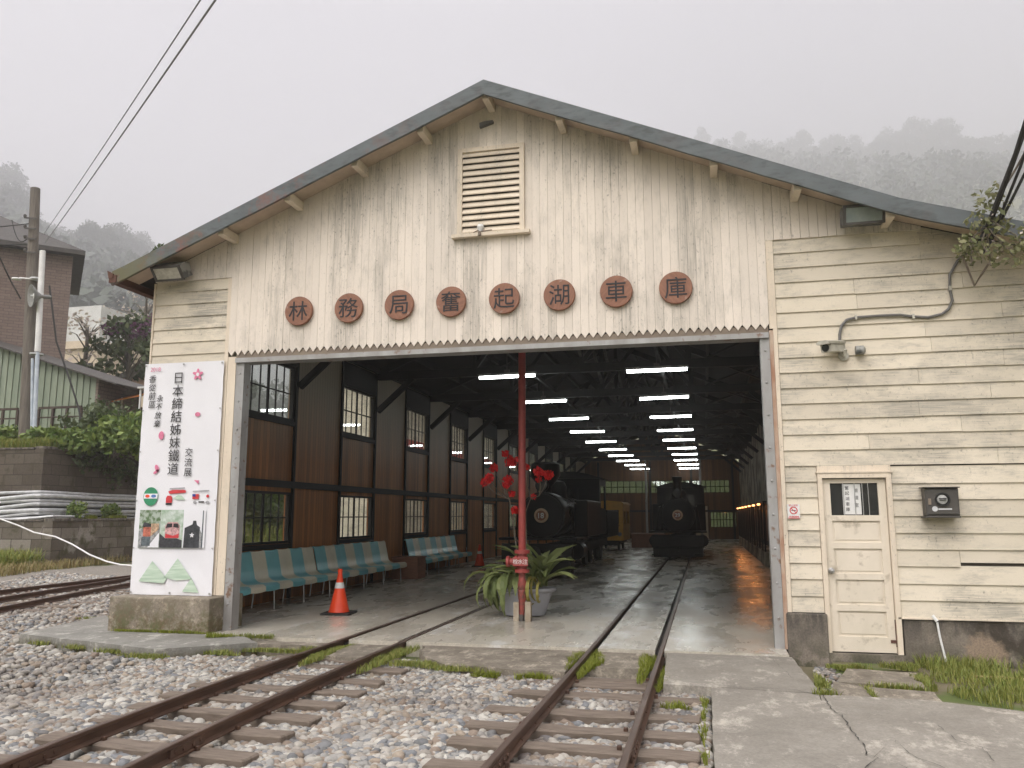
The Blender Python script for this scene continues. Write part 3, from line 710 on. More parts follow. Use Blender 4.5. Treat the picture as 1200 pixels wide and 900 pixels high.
m = MB(); clap(m, .955, 7.2, 2.12, 4.955, 5, clip=True); m.build('right_siding', M['siding'], shed)
m = MB(); m.prism([(.905, .42), (.953, .42), (.953, 4.953), (.864, 4.953), (.864, 3.82), (.905, 3.82)], 'y', FY - .036, FY - .001); m.build('corner_trim', M['trim'], shed)
m = MB(); m.box(-6.663, -6.605, FY - .032, FY - .001, .46, 4.98); m.build('corner_trim', M['trim'], shed)
m = MB(); m.box(-7.90, -7.872, FY - .034, FY + .06, .46, 4.97); m.build('corner_trim', M['trim'], shed)
# pilaster left of the doorway
m = MB(); m.box(-6.60, -6.475, FY - .028, FY + .12, .46, 3.80); m.build('door_pilaster', M['trim'], shed)
m = MB(); m.bbox(-8.02, -6.475, 10.06, 10.9, -.3, .45, .02); m.build('plinth', M['plinth'], shed)
m = MB(); m.bbox(.885, 1.335, 10.34, 10.8, -.35, .415, .015); m.build('plinth', M['foundation'], shed)
m = MB(); m.box(2.155, 7.2, FY - .02, FY + .3, -.4, .385); m.build('foundation_wall', M['foundation'], shed)
m = MB(); m.box(2.1, 7.2, FY - .045, FY - .001, .375, .392); m.build('sill_board', M['trim'], shed)
# doorway steel: posts with flanges and rivets
def post(x0, x1):
    m = MB(); m.box(x0, x1, FY - .02, FY - .006, .0, 3.72); m.box(x0, x0 + .014, FY - .0058, FY + .16, .0, 3.72); m.box(x1 - .014, x1, FY - .0058, FY + .16, .0, 3.72)
    p = m.build('door_post', M['steel'], shed); q = MB()
    for k in range(9): q.lathe([(.016, 0), (.013, -.01), (.004, -.014)], ((x0 + x1) / 2, FY - .02, .35 + .4 * k), 'y', 8)
    q.build('rivets', M['steel'], p); return p
post(-6.473, -6.345); post(.745, .855)
m = MB(); m.box(.857, .903, FY - .03, FY + .05, .0, 3.80); m.build('door_trim', M['redtrim'], shed)
m = MB(); m.box(-6.47, .85, FY - .03, FY + .16, 3.775, 3.86); m.build('lintel_beam', M['lintel'], shed)
m = MB(); m.box(-6.47, .85, FY - .06, FY + .17, 3.705, 3.772); m.build('door_track', M['steel'], shed)
# roof: folded sheet, fascia, soffit, purlin ends, gutter
prof = [(-8.22, 5.02), APX, (2.35, 5.17), (7.2, 3.66)]
m = MB(); m.prism(prof + [(a, z - .05) for a, z in prof[::-1]], 'y', 9.9, YB + .6); rf = m.build('roof', M['roof'], shed)
m = MB(); m.prism([(a, z - .052) for a, z in prof] + [(a, z - .075) for a, z in prof[::-1]], 'y', FY - .04, YB + .5); m.build('roof_boards', M['roof_under'], rf)
m = MB(); m.prism([(a, z - .052) for a, z in prof] + [(a, z - .075) for a, z in prof[::-1]], 'y', 9.94, FY - .046); m.build('soffit', M['soffit'], rf)
def fascia():
    m = MB(); r = random.Random(5); xs = [-8.24] + [-8.0 + .42 * i for i in range(37)] + [7.2]
    xs = sorted(set(xs + [APX[0], 2.35])); top = [(a, roof_z(a) + .02) for a in xs]; bot = [(a, roof_z(a) - .185 + r.uniform(-.006, .006)) for a in xs]
    for i in range(len(xs) - 1):
        m.prism([bot[i], bot[i + 1], top[i + 1], top[i]], 'y', 9.885 + (0 if i % 2 else .0006), 9.93)
    return m.build('fascia', M['fascia'], rf)
fascia()
m = MB(); m.box(-8.27, -8.15, 9.87, YB + .6, 4.87, 4.98); m.prism([(-8.30, 5.05), (-8.2, 5.0), (-8.2, 4.93), (-8.27, 4.93)], 'y', 9.86, 9.9); m.build('gutter', M['rust_red'], rf)
m = MB(); m.tube([(-8.12, 11.2, 4.9), (-8.1, 11.2, 4.62), (-7.97, 11.2, 4.5), (-7.97, 11.2, .1)], .04); m.build('downpipe', M['rust_red'], shed)
for px_ in (-2.68, -3.60, -4.55, -5.55, -6.57, -1.68, -.72, .27, 1.24, 2.26):
    z = roof_z(px_) - .08; m = MB(); m.bbox(px_ - .047, px_ + .047, 9.98, FY + .05, z - .13, z, .008); m.build('purlin_end', M['trim'], rf)
# louvred vent in the gable
m = MB(); vx0, vx1, vz0, vz1 = -3.165, -2.225, 5.335, 6.585
for a in ((vx0, vx0 + .065, vz0, vz1), (vx1 - .065, vx1, vz0, vz1), (vx0 + .065, vx1 - .065, vz1 - .06, vz1)): m.box(a[0], a[1], FY - .085, FY - .04, a[2], a[3])
vf = m.build('louvred_vent', M['trim'], shed)
m = MB(); m.box(vx0 + .06, vx1 - .06, FY - .0475, FY - .0465, vz0, vz1); m.build('vent_back', M['backing'], vf)
m = MB()
for k in range(13):
    z = vz0 + .03 + k * .0915
    m.add([(vx0 + .066, FY - .084, z), (vx1 - .066, FY - .084, z), (vx1 - .066, FY - .048, z + .068), (vx0 + .066, FY - .048, z + .068), (vx0 + .066, FY - .078, z - .012), (vx1 - .066, FY - .078, z - .012), (vx1 - .066, FY - .048, z + .05), (vx0 + .066, FY - .048, z + .05)], [(0, 1, 2, 3), (7, 6, 5, 4), (0, 4, 5, 1), (1, 5, 6, 2), (2, 6, 7, 3), (3, 7, 4, 0)])
m.build('louvre', M['trim'], vf)
m = MB(); m.bbox(vx0 - .07, vx1 + .08, FY - .135, FY - .045, vz0 - .055, vz0 - .002, .006); m.build('vent_sill', M['trim'], vf)
# panelled door
DX0, DX1, DZ0, DZ1, DY = 1.375, 2.072, -.01, 1.965, FY + .01
def bars(m, x0, x1, z0, z1, y0, y1): m.box(x0, x1, y0, y1, z0, z1)
m = MB()
rails = [(DZ0, DZ0 + .17), (.445, .515), (.80, .87), (1.155, 1.225), (1.475, 1.54), (1.915, DZ1)]
bars(m, DX0, DX0 + .085, DZ0, DZ1, DY, DY + .04); bars(m, DX1 - .085, DX1, DZ0, DZ1, DY, DY + .04)
for a, c in rails: bars(m, DX0 + .085, DX1 - .085, a, c, DY + .001, DY + .04)
door = m.build('panelled_door', M['doorpaint'], shed)
m = MB()
for (a, c), (e, f) in zip(rails[:4], rails[1:5]):
    m.box(DX0 + .085, DX1 - .085, DY + .022, DY + .03, c, e); m.bbox(DX0 + .11, DX1 - .11, DY + .014, DY + .0215, c + .028, e - .028, .003)
m.build('door_panels', M['doorpaint'], door)
m = MB(); m.box(DX0 + .085, DX1 - .085, DY + .03, DY + .034, 1.54, 1.915); m.build('door_glass', M['darkglass'], door)
m = MB()
for a in (.145, .27, .355, .42): m.box(DX0 + .085 + a, DX0 + .085 + a + .008, DY + .016, DY + .024, 1.54, 1.915)
m.build('glazing_bars', M['chrome'], door)
m = MB(); m.box(DX0 + .225, DX0 + .425, DY + .024, DY + .029, 1.55, 1.905); pp = m.build('paper_notice', M['white'], door)
for q, ch in enumerate('奮起湖車庫'): text_mesh(ch, .05, .0006, 'notice_lettering', M['ink'], pp, (DX0 + .275, DY + .0232, 1.86 - q * .063))
for q, ch in enumerate('管理室'): text_mesh(ch, .05, .0006, 'notice_lettering', M['ink'], pp, (DX0 + .375, DY + .0232, 1.83 - q * .085))
m = MB(); m.lathe([(.032, 0), (.034, -.006), (.014, -.012), (.012, -.035), (.026, -.045), (.03, -.06), (.02, -.075), (.004, -.08)], (DX0 + .045, DY, .90), 'y', 16); m.build('door_knob', M['chrome'], door, True)
m = MB(); m.box(DX1 - .06, DX1 + .012, DY - .008, DY - .001, .10, .135); m.box(DX1 - .005, DX1 + .004, DY - .012, DY - .001, .06, .36); m.build('hinge', M['rust_red'], door)
m = MB(); m.box(1.318, 1.37, FY - .045, FY + .05, -.02, 1.975); m.box(2.077, 2.132, FY - .045, FY + .05, -.02, 1.975); m.box(1.318, 2.132, FY - .046, FY + .05, 1.976, 2.03); m.box(1.318, 2.132, FY - .031, FY + .05, 2.051, 2.122); m.box(1.30, 2.15, FY - .055, FY - .0, 2.032, 2.05); m.build('door_frame', M['trim'], shed)
m = MB(); m.box(1.337, 2.15, FY - .05, FY + .2, -.35, -.025); m.build('door_step', M['foundation'], shed)
m = MB(); m.box(1.372, 2.075, FY + .05, FY + .058, -.02, 1.97); m.build('door_lining', M['backing'], shed)

# interior: floor in strips with rails let in flush
xs = [XL]
for c in (LT - GA, LT + GA, RT - GA, RT + GA): xs += [c - .03, c + .075 if c in (LT - GA, RT - GA) else c + .03]
xs = [XL, LT - GA - .03, LT - GA + .075, LT + GA - .075, LT + GA + .03, RT - GA - .03, RT - GA + .075, RT + GA - .075, RT + GA + .03, XR]
fm = MB()
for a, c in zip(xs[0::2], xs[1::2]): fm.box(a if a > XL else -6.47, c if c < XR else .86, 9.985, FY + .2, -.3, 0); fm.box(a, c, FY + .202, YB, -.3, 0)
struct(fm.build('shed_floor', M['floor']))
gm = MB()
for a, c in zip(xs[1:-1:2], xs[2:-1:2]): gm.box(a, c, 9.985, YB, -.3, -.045)
struct(gm.build('flange_groove', M['timber']))

# left side wall with window openings, posts and rails
WY = [12.72 + 4.02 * k for k in range(10)]; WW = 1.82
wl = MB(); y0, y1 = FY + .06, YB
def wallband(z0, z1, holes):
    q = y0
    for a in WY:
        if holes: wl.box(XL - .12, XL, q, a, z0, z1); q = a + WW
    wl.box(XL - .12, XL, q, y1, z0, z1)
wallband(-.2, 1.03, 0); wallband(1.03, 1.98, 1); wallband(1.98, 3.34, 0); wallband(3.34, 4.42, 1); wallband(4.42, 5.05, 0)
wl.build('side_wall', M['panel'], shed)
def window_frame(z0, z1, nx, nz):
    m = MB(); t = .045
    m.box(-.07, .012, 0, t, z0, z1); m.box(-.07, .012, WW - t, WW, z0, z1); m.box(-.07, .012, t, WW - t, z0, z0 + t); m.box(-.07, .012, t, WW - t, z1 - t, z1)
    m.box(-.064, -.036, WW / 2 - .03, WW / 2 + .03, z0 + t, z1 - t)
    for k in range(1, nx):
        if k != nx / 2: q = t + (WW - 2 * t) * k / nx; m.box(-.06, -.04, q - .012, q + .012, z0 + t, z1 - t)
    for k in range(1, nz): q = z0 + (z1 - z0) * k / nz; m.box(-.059, -.041, t, WW - t, q - .012, q + .012)
    return m
protos = []
for z0, z1, nx, nz in ((1.03, 1.98, 6, 2), (3.34, 4.42, 6, 2)):
    f = window_frame(z0, z1, nx, nz).build('window', M['timber'], shed)
    m = MB(); m.box(-.0515, -.0485, .05, WW - .05, z0 + .05, z1 - .05); m.build('pane', M['glass'], f); protos.append(f)
for k, a in enumerate(WY):
    for p in protos:
        o = p if k == 0 else copy_tree(p, shed); o.location = (XL, a, 0)
m = MB()
for a in WY:
    for q in (a - .08, a + WW + .01): m.box(XL + .001, XL + .05, q, q + .07, 0, 5.05)
m.box(XL + .002, XL + .045, FY + .25, YB, 2.06, 2.19)
for a in WY: m.box(XL + .002, XL + .047, a, a + WW, 3.25, 3.335); m.box(XL + .002, XL + .047, a, a + WW, .94, 1.022)
m.box(XL + .002, XL + .12, FY + .25, YB, 4.98, 5.08)
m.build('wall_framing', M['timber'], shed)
for a in WY: m = MB(); m.box(XL + .003, XL + .05, a, a + WW, 4.425, 4.95); m.build('upper_boarding', M['timber'], shed)
# trusses with knee braces
def truss(y):
    m = MB(); zc = 4.92
    m.bar((XL + .05, y, zc), (XR - .05, y, zc), .12, .2)
    for xx, s in ((XL, 1), (XR, -1)):
        m.bar((xx + s * .05, y, 5.0), (APX[0], y, 7.08), .10, .16)
        m.bar((xx + s * .05, y, 4.05), (xx + s * .95, y, 4.84), .10, .13)
        m.bar((xx + s * 2.5, y, zc + .1), (xx + s * 2.5, y, roof_z(xx + s * 2.5) - .2), .09, .09)
        m.bar((xx + s * 2.5, y, zc + .1), (xx + s * 3.7, y, roof_z(xx + s * 3.7) - .2), .08, .1)
        m.bar((APX[0], y, zc + .1), (xx + s * 3.7, y, roof_z(xx + s * 3.7) - .2), .08, .1)
    m.bar((APX[0], y, zc), (APX[0], y, 7.0), .11, .11)
    return m
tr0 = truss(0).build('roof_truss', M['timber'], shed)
for k in range(10):
    o = tr0 if k == 0 else tr0.copy()
    if k: COL.objects.link(o); o.parent = shed
    o.location = (0, 14.66 + 4.02 * k, 0)
m = MB()
for k in range(8): m.bar((XL + .9 + 1.18 * k, FY + .1, roof_z(XL + .9 + 1.18 * k) - .18), (XL + .9 + 1.18 * k, YB, roof_z(XL + .9 + 1.18 * k) - .18), .08, .14)
for xx in (-4.0, -.88): m.bar((xx, FY + .1, 5.0), (xx, YB, 5.0), .07, .09)
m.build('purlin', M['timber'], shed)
# horizontal bracing in the roof space, part of it in a paler grey
m = MB(); r = random.Random(8)
for k in range(9):
    y = 14.66 + 4.02 * k
    m.bar((APX[0], y, 6.6), (APX[0], y + 4.02, 5.2), .07, .09); m.bar((APX[0], y + 4.02, 6.6), (APX[0], y, 5.2), .07, .09)
    bm_ = MB(); bm_.bar((.2, y, 5.0), (1.9, y + 4.0, 5.0), .06, .04); bm_.build('roof_tie', M['timber'], shed); bm_ = MB(); bm_.bar((1.9, y, 5.04), (.2, y + 4.0, 5.04), .06, .04); bm_.build('roof_tie', M['timber'], shed)
m.build('roof_bracing', pm('grey_bracing', (.13, .125, .12), (.06, .06, .055), 6), shed)
# right and back walls
m = MB(); m.box(XR, XR + .12, FY + .06, YB, -.2, 5.1); m.build('side_wall', M['rightwall'], shed)
bw = MB(); B0 = [( -6.8, -3.55), (-3.4, -.9), (-.75, 1.6)]
bw.box(XL, XR, YB, YB + .12, -.2, .75); bw.box(XL, .35, YB, YB + .12, .75, 1.7); bw.box(1.95, XR, YB, YB + .12, .75, 1.7); bw.box(XL, XR, YB, YB + .12, 1.7, 2.95)
bw.box(XL, -6.8, YB, YB + .12, 2.95, 3.75); bw.box(-3.55, -3.4, YB, YB + .12, 2.95, 3.75); bw.box(-.9, -.75, YB, YB + .12, 2.95, 3.75); bw.box(1.6, XR, YB, YB + .12, 2.95, 3.75)
bw.prism([(XL, 3.75), (XR, 3.75), (XR, 4.9), (APX[0], 7.1), (XL, 5.0)], 'y', YB, YB + .12)
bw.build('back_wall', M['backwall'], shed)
for a, c, z0, z1 in [(x0, x1, 2.95, 3.75) for x0, x1 in B0] + [(.35, 1.95, .75, 1.7)]:
    m = MB(); n = 8
    for k in range(n + 1): q = a + (c - a) * k / n; m.box(q - .025, q + .025, YB + .02, YB + .07, z0, z1)
    for k in range(3): q = z0 + (z1 - z0) * k / 2; m.box(a, c, YB + .022, YB + .068, q - .025, q + .025)
    f = m.build('window', M['timber'], shed); m = MB(); m.box(a, c, YB + .04, YB + .044, z0, z1); m.build('pane', M['dimglass'], f)
m = MB(); m.box(-.62, .18, YB - .05, YB - .002, 0, 2.1); m.box(-.52, .08, YB - .065, YB - .051, .2, .95); m.box(-.52, .08, YB - .065, YB - .051, 1.1, 1.95); m.build('back_door', M['creamwall'], shed)
m = MB()
for a in (-6.9, -3.5, -.85, 1.75): m.box(a, a + .14, YB - .1, YB - .001, 0, 5)
m.box(XL, XR, YB - .08, YB - .002, 1.72, 1.84); m.build('wall_framing', M['timber'], shed)
for xx in (-3.5, -.2):
    m = MB(); m.tube([(xx, YB - 3, 0), (xx, YB - 3, 4.9)], .07, 10); m.build('column', M['steel'], shed)

# ------------------------------------------------------------------ things on the front of the shed
FW = FY - .048                                   # face of the gable boards
PLQ = [(-5.49, '林', 'two-tree'), (-4.73, '務', ''), (-3.985, '局', ''), (-3.24, '奮', ''), (-2.5, '起', ''), (-1.755, '湖', ''), (-1.01, '車', ''), (-.255, '庫', '')]
for i, (px_, ch, _) in enumerate(PLQ):
    t = thing('character_plaque', f'round red brown wooden plaque with the dark character {ch}, above the doorway', 'plaque', (px_, FW, 4.40), group='round character plaques over the doorway')
    m = MB(); m.lathe([(.203, -.002), (.21, -.012), (.21, -.048), (.203, -.056), (.0, -.0565)], axis='y', n=40)
    m.build('plaque_disc', M['plaque'], t, True).rotation_euler = (0, rnd.uniform(-3, 3), 0)
    text_mesh(ch, .30, .003, 'carved_character', M['ink'], t, (0, -.0595, 0), bold=.004)

# white vinyl banner
bn = thing('exhibition_banner', 'tall white vinyl banner with vertical dark lettering and train pictures hung left of the doorway', 'banner', (-7.285, FY - .065, .455))
def banner():
    nx, nz = 30, 76; W2, HB = .645, 3.29; V = []; F = []
    for j in range(nz + 1):
        for i in range(nx + 1):
            u, v = i / nx, j / nz; x = (u * 2 - 1) * W2; z = v * HB
            f = .0
            lo = max(0, 1 - v / .19)
            f += .012 * lo * math.sin((u * 9 + v * 30)) * u * (1 - u) * 4 + .02 * lo * math.exp(-((u - .42 - (v - .1) * -.9) / .03) ** 2) + .016 * lo * math.exp(-((u - .95 + v * 1.6) / .025) ** 2)
            f += .005 * math.sin(v * 17 + u * 3) * math.sin(u * math.pi)
            V.append((x + .002 * math.sin(v * 60) * (abs(u - .5) > .49), -f, z))
    for j in range(nz):
        for i in range(nx): a = j * (nx + 1) + i; F.append((a, a + 1, a + nx + 2, a + nx + 1))
    m = MB(); m.add(V, F); return m.build('vinyl_sheet', M['vinyl'], bn, True)
vs = banner()
BY = -.0165
def bz(p): return 3.29 * (1 - p)                 # fraction down the sheet -> height
for q, ch in enumerate('日本締結姊妹鐵道'): text_mesh(ch, .185, .001, 'banner_lettering', M['ink'], bn, (-.07, BY, 3.06 - q * .187))
for q, ch in enumerate('交流展'): text_mesh(ch, .13, .001, 'banner_lettering', M['ink'], bn, (.17, BY, 1.98 - q * .142))
for q, ch in enumerate('香從前區'): text_mesh(ch, .12, .001, 'banner_lettering', M['ink'], bn, (-.50 + .006 * q, BY, 3.06 - q * .125), shear=.15)
for q, ch in enumerate('永不放棄'): text_mesh(ch, .11, .001, 'banner_lettering', M['ink'], bn, (-.36 - .006 * q, BY, 2.77 - q * .122), shear=.15)
text_mesh('2018', .085, .001, 'banner_lettering', M['pink'], bn, (-.46, BY, 3.2))
def poly_part(name, pts, mat, parent, y=BY, th=.001):
    m = MB(); m.prism(pts, 'y', y - th, y + th); return m.build(name, mat, parent)
def ell(cx, cz, a, b_, n=18, rot=0): return [(cx + a * math.cos(t) * math.cos(rot) - b_ * math.sin(t) * math.sin(rot), cz + a * math.cos(t) * math.sin(rot) + b_ * math.sin(t) * math.cos(rot)) for t in [6.283 * k / n for k in range(n)]]
def flower_pts(cx, cz, s): return [(cx + s * (.72 + .28 * math.cos(5 * t)) * math.sin(t), cz + s * (.72 + .28 * math.cos(5 * t)) * math.cos(t)) for t in [6.283 * k / 40 for k in range(40)]]
poly_part('printed_blossom', flower_pts(.24, 3.10, .088), M['pink'], bn); poly_part('blossom_centre', ell(.24, 3.10, .026, .026), M['vinyl'], bn, BY - .003)
poly_part('printed_petal', ell(.275, 2.52, .042, .032), M['pink'], bn); poly_part('printed_petal', ell(-.295, 2.23, .043, .06), M['pink'], bn)
poly_part('printed_petal', ell(-.33, 1.76, .03, .055, rot=.4), M['pink'], bn); poly_part('printed_petal', ell(-.34, 1.71, .02, .05, rot=-1), M['pink'], bn); poly_part('printed_petal', [(.28, 1.585), (.36, 1.58), (.35, 1.53)], M['pink'], bn)
poly_part('green_emblem', ell(-.40, 1.36, .118, .132, 28), M['greenprint'], bn); poly_part('emblem_band', [(-.51, 1.33), (-.29, 1.33), (-.285, 1.40), (-.505, 1.40)], M['vinyl'], bn, BY - .003)
poly_part('emblem_picture', ell(-.45, 1.365, .035, .022), M['orange'], bn, BY - .005); poly_part('emblem_picture', ell(-.35, 1.365, .04, .022), flat('blue_print', (.1, .2, .5)), bn, BY - .005)
poly_part('red_ribbon', [(-.12, 1.43), (-.05, 1.45), (.13, 1.45), (.16, 1.44), (.16, 1.41), (.0, 1.40), (-.1, 1.395)], M['redprint'], bn)
poly_part('ribbon_lettering', [(-.1, 1.46), (.14, 1.47), (.14, 1.485), (-.1, 1.475)], flat('grey_print', (.4, .4, .42)), bn)
poly_part('train_emblem', [(-.15, 1.27), (-.05, 1.27), (-.05, 1.34), (-.07, 1.37), (-.13, 1.37), (-.15, 1.34)], M['redprint'], bn); poly_part('train_base', [(-.15, 1.24), (-.055, 1.24), (-.055, 1.268), (-.15, 1.268)], M['ink'], bn)
poly_part('hill_emblem', [(-.04, 1.33), (.04, 1.38), (.1, 1.37), (.16, 1.31), (.05, 1.31)], M['paleprint'], bn)
poly_part('red_flag', [(.27, 1.32), (.37, 1.32), (.37, 1.39), (.27, 1.39)], M['redprint'], bn); poly_part('flag_canton', [(.27, 1.356), (.32, 1.356), (.32, 1.39), (.27, 1.39)], flat('navy_print', (.03, .06, .35)), bn, BY - .003)
poly_part('sun_flag', ell(.51, 1.36, .022, .022), M['redprint'], bn); poly_part('logo_bar', [(.37, 1.27), (.46, 1.27), (.46, 1.29), (.37, 1.29)], M['ink'], bn)
poly_part('logo_bar', ell(.31, 1.275, .025, .02), flat('grey_print', (.4, .4, .42)), bn); poly_part('logo_bar', ell(.51, 1.275, .03, .02), flat('grey_print', (.4, .4, .42)), bn); poly_part('logo_bar', [(.27, 1.42), (.53, 1.43), (.53, 1.445), (.27, 1.435)], flat('grey_print', (.4, .4, .42)), bn)
# three printed train pictures
def photo(x0, x1, z0, z1, bgm, name):
    p = poly_part(name, [(x0, z0), (x1, z0), (x1, z1), (x0, z1)], bgm, bn); return p
ph_trees = pm('printed_trees', (.10, .17, .07), (.42, .48, .42), 16, lo=.42, hi=.58, rough=.5)
ph_grey = pm('printed_greys', (.18, .19, .20), (.5, .5, .5), 22, rough=.5); ph_pale = pm('printed_pale_leaves', (.30, .42, .30), (.62, .68, .64), 14, rough=.5)
q1 = photo(-.555, -.215, .64, 1.17, ph_trees, 'train_picture')
poly_part('picture_ground', [(-.55, .645), (-.22, .645), (-.22, .93), (-.55, .90)], ph_grey, q1, BY - .003); poly_part('picture_path', [(-.40, .648), (-.22, .648), (-.22, .86)], M['vinyl'], q1, BY - .005)
poly_part('picture_train', [(-.48, .80), (-.36, .80), (-.355, .93), (-.48, .93)], pm('print_salmon', (.6, .18, .12), tuple(.45 * q for q in (.6, .18, .12)), 26, rough=.5, lo=.4, hi=.62), q1, BY - .007); poly_part('picture_train', [(-.355, .80), (-.23, .90), (-.23, .98), (-.355, .98)], pm('print_tan', (.65, .45, .30), tuple(.45 * q for q in (.65, .45, .30)), 26, rough=.5, lo=.4, hi=.62), q1, BY - .007)
poly_part('picture_train', [(-.50, .935), (-.36, .935), (-.36, .975), (-.47, 1.0)], pm('print_dark', (.06, .06, .07), tuple(.45 * q for q in (.06, .06, .07)), 26, rough=.5, lo=.4, hi=.62), q1, BY - .007); poly_part('picture_train', [(-.50, .67), (-.36, .67), (-.36, .795), (-.50, .795)], pm('print_slate', (.13, .16, .18), tuple(.45 * q for q in (.13, .16, .18)), 26, rough=.5, lo=.4, hi=.62), q1, BY - .007)
q2 = photo(-.212, .15, .64, 1.17, ph_pale, 'train_picture'); poly_part('picture_train', [(-.13, .78), (.10, .78), (.10, .95), (.06, 1.0), (-.09, 1.0), (-.13, .95)], pm('print_pink', (.72, .42, .42), tuple(.45 * q for q in (.72, .42, .42)), 26, rough=.5, lo=.4, hi=.62), q2, BY - .003)
poly_part('picture_train', [(-.12, .78), (.09, .78), (.09, .84), (.0, .81), (-.12, .84)], M['redprint'], q2, BY - .005); poly_part('picture_train', [(-.12, .92), (-.02, .93), (-.02, .98), (-.10, .98)], M['ink'], q2, BY - .005); poly_part('picture_train', [(0, .93), (.09, .92), (.07, .98), (0, .98)], M['ink'], q2, BY - .005)
poly_part('picture_ground', [(-.21, .645), (.145, .645), (.145, .75), (.06, .775), (-.12, .775), (-.21, .84)], pm('print_dark', (.06, .06, .07), tuple(.45 * q for q in (.06, .06, .07)), 26, rough=.5, lo=.4, hi=.62), q2, BY - .0045)
q3 = photo(.153, .50, .64, 1.17, M['vinyl'], 'train_picture'); poly_part('picture_train', [(.17, .645), (.42, .645), (.42, .93), (.37, .96), (.355, 1.02), (.31, 1.02), (.30, .97), (.18, .92)], pm('print_charcoal', (.055, .06, .07), tuple(.45 * q for q in (.055, .06, .07)), 26, rough=.5, lo=.4, hi=.62), q3, BY - .003)
poly_part('picture_plate', flower_pts(.30, .82, .035), M['vinyl'], q3, BY - .005); poly_part('picture_post', [(.45, .645), (.47, .645), (.47, 1.16), (.455, 1.16)], pm('print_slate', (.13, .16, .18), tuple(.45 * q for q in (.13, .16, .18)), 26, rough=.5, lo=.4, hi=.62), q3, BY - .003)
poly_part('picture_ground', [(.42, .645), (.448, .645), (.448, .85), (.42, .9)], ph_grey, q3, BY - .003)
for pts in ([(-.50, .18), (-.30, .46), (-.19, .36), (-.05, .22), (-.1, .16)], [(-.10, .24), (.10, .50), (.34, .22), (.1, .20)], [(.20, .05), (.46, .04), (.33, .24)]): poly_part('printed_mountain', pts, M['paleprint'], bn, -.0225)
m = MB()
for u in (-.62, 0, .62):
    for z in (.03, 3.26): m.lathe([(.014, 0), (.014, -.006), (.005, -.007)], (u, -.012 - .002, z), 'y', 10)
for z in (.64, 1.3, 2.0, 2.6):
    for u in (-.625, .625): m.lathe([(.011, 0), (.011, -.006), (.004, -.007)], (u, -.010, z), 'y', 10)
m.build('eyelets', M['chrome'], bn)

# floodlights
def floodlight(loc, label, tilt, lamp):
    t = thing('floodlight', label, 'floodlight', loc, group='floodlights under the eaves')
    m = MB(); m.prism([(-.0, -.11), (-.0, .08), (-.10, .115), (-.25, .10), (-.27, .075), (-.22, -.115)], 'x', -.23, .23)
    h = m.build('lamp_housing', M['lamphousing'], t); h.rotation_euler = (tilt, 0, 0)
    m = MB(); m.add([(-.20, -.276, .066), (.20, -.276, .066), (.20, -.235, -.10), (-.20, -.235, -.10)], [(0, 1, 2, 3)]); m.build('lamp_glass', lamp, h)
    m = MB()
    for a, c in (((-.235, -.272, .085), (.235, -.272, .085)), ((-.235, -.226, -.115), (.235, -.226, -.115)), ((-.22, -.275, .08), (-.22, -.23, -.115)), ((.22, -.275, .08), (.22, -.23, -.115))): m.bar(a, c, .03, .03)
    m.build('lamp_bezel', M['darkmetal'], h)
    m = MB(); m.bar((0, .0, 0), (0, .10, -.06), .04, .03); m.bar((0, .08, -.06), (0, .1, .12), .06, .02); m.build('bracket', M['rust_red'], t); return t
floodlight((-7.47, FY - .12, 5.15), 'grey floodlight under the low left eave above the banner', .5, M['cream_plastic'])
floodlight((1.98, FY - .12, 5.13), 'dark framed floodlight on the siding at the right eave, above the camera', .12, pm('milky_glass', (.30, .34, .33), (.22, .26, .25), 4, rough=.15))

# security camera, its conduit
t = thing('security_camera', 'small dirty white security camera on a bracket on the right siding', 'camera', (1.70, FY - .03, 3.47))
m = MB(); m.lathe([(.06, 0), (.06, -.015), (.03, -.02)], (0, .0, -.03), 'y', 16); m.tube([(0, -.01, -.03), (0, -.12, -.05), (0, -.16, .02)], .018, 8); m.build('bracket', M['cream_plastic'], t, True)
m = MB(); m.prism([(-.055, -.045), (.055, -.045), (.06, .03), (.03, .055), (-.03, .055), (-.06, .03)], 'y', -.33, -.02); b_ = m.build('camera_body', M['cream_plastic'], t); b_.location = (-.02, 0, .07); b_.rotation_euler = (.12, 0, -.7); b_.scale = (1.15, 1.0, 1.15)
m = MB(); m.prism([(-.07, .035), (.07, .035), (.075, .06), (.035, .075), (-.035, .075), (-.075, .06)], 'y', -.38, -.02); m.build('sun_shield', M['cream_plastic'], b_)
m = MB(); m.lathe([(.04, 0), (.04, -.01), (.0, -.011)], (0, -.331, 0), 'y', 18); m.build('lens', M['darkglass'], b_)
m = MB(); m.lathe([(.05, 0), (.055, .02), (.055, .09), (.03, .11)], (.13, -.06, .02), 'x', 14); m.build('infrared_lamp', M['lamphousing'], t, True)
cv = [at(*p, FY - .05) for p in ((1137, 292), (1122, 306), (1113, 322), (1113, 338), (1116, 352), (1112, 362), (1104, 368), (1088, 372), (1070, 371), (1055, 369), (1030, 370), (1003, 372), (992, 375), (986, 382), (984, 392), (984, 404))]
m = MB(); m.tube(cv, .017, 8); cb = tag(m.build('power_conduit', M['cable'], None, True), 'grey conduit curving down the right siding to the security camera', 'conduit')
m = MB()
for p in (cv[8], cv[11], cv[3]): m.box(p.x - .012, p.x + .012, p.y - .024, p.y + .03, p.z - .028, p.z + .028)
m.build('conduit_clip', M['cream_plastic'], cb)

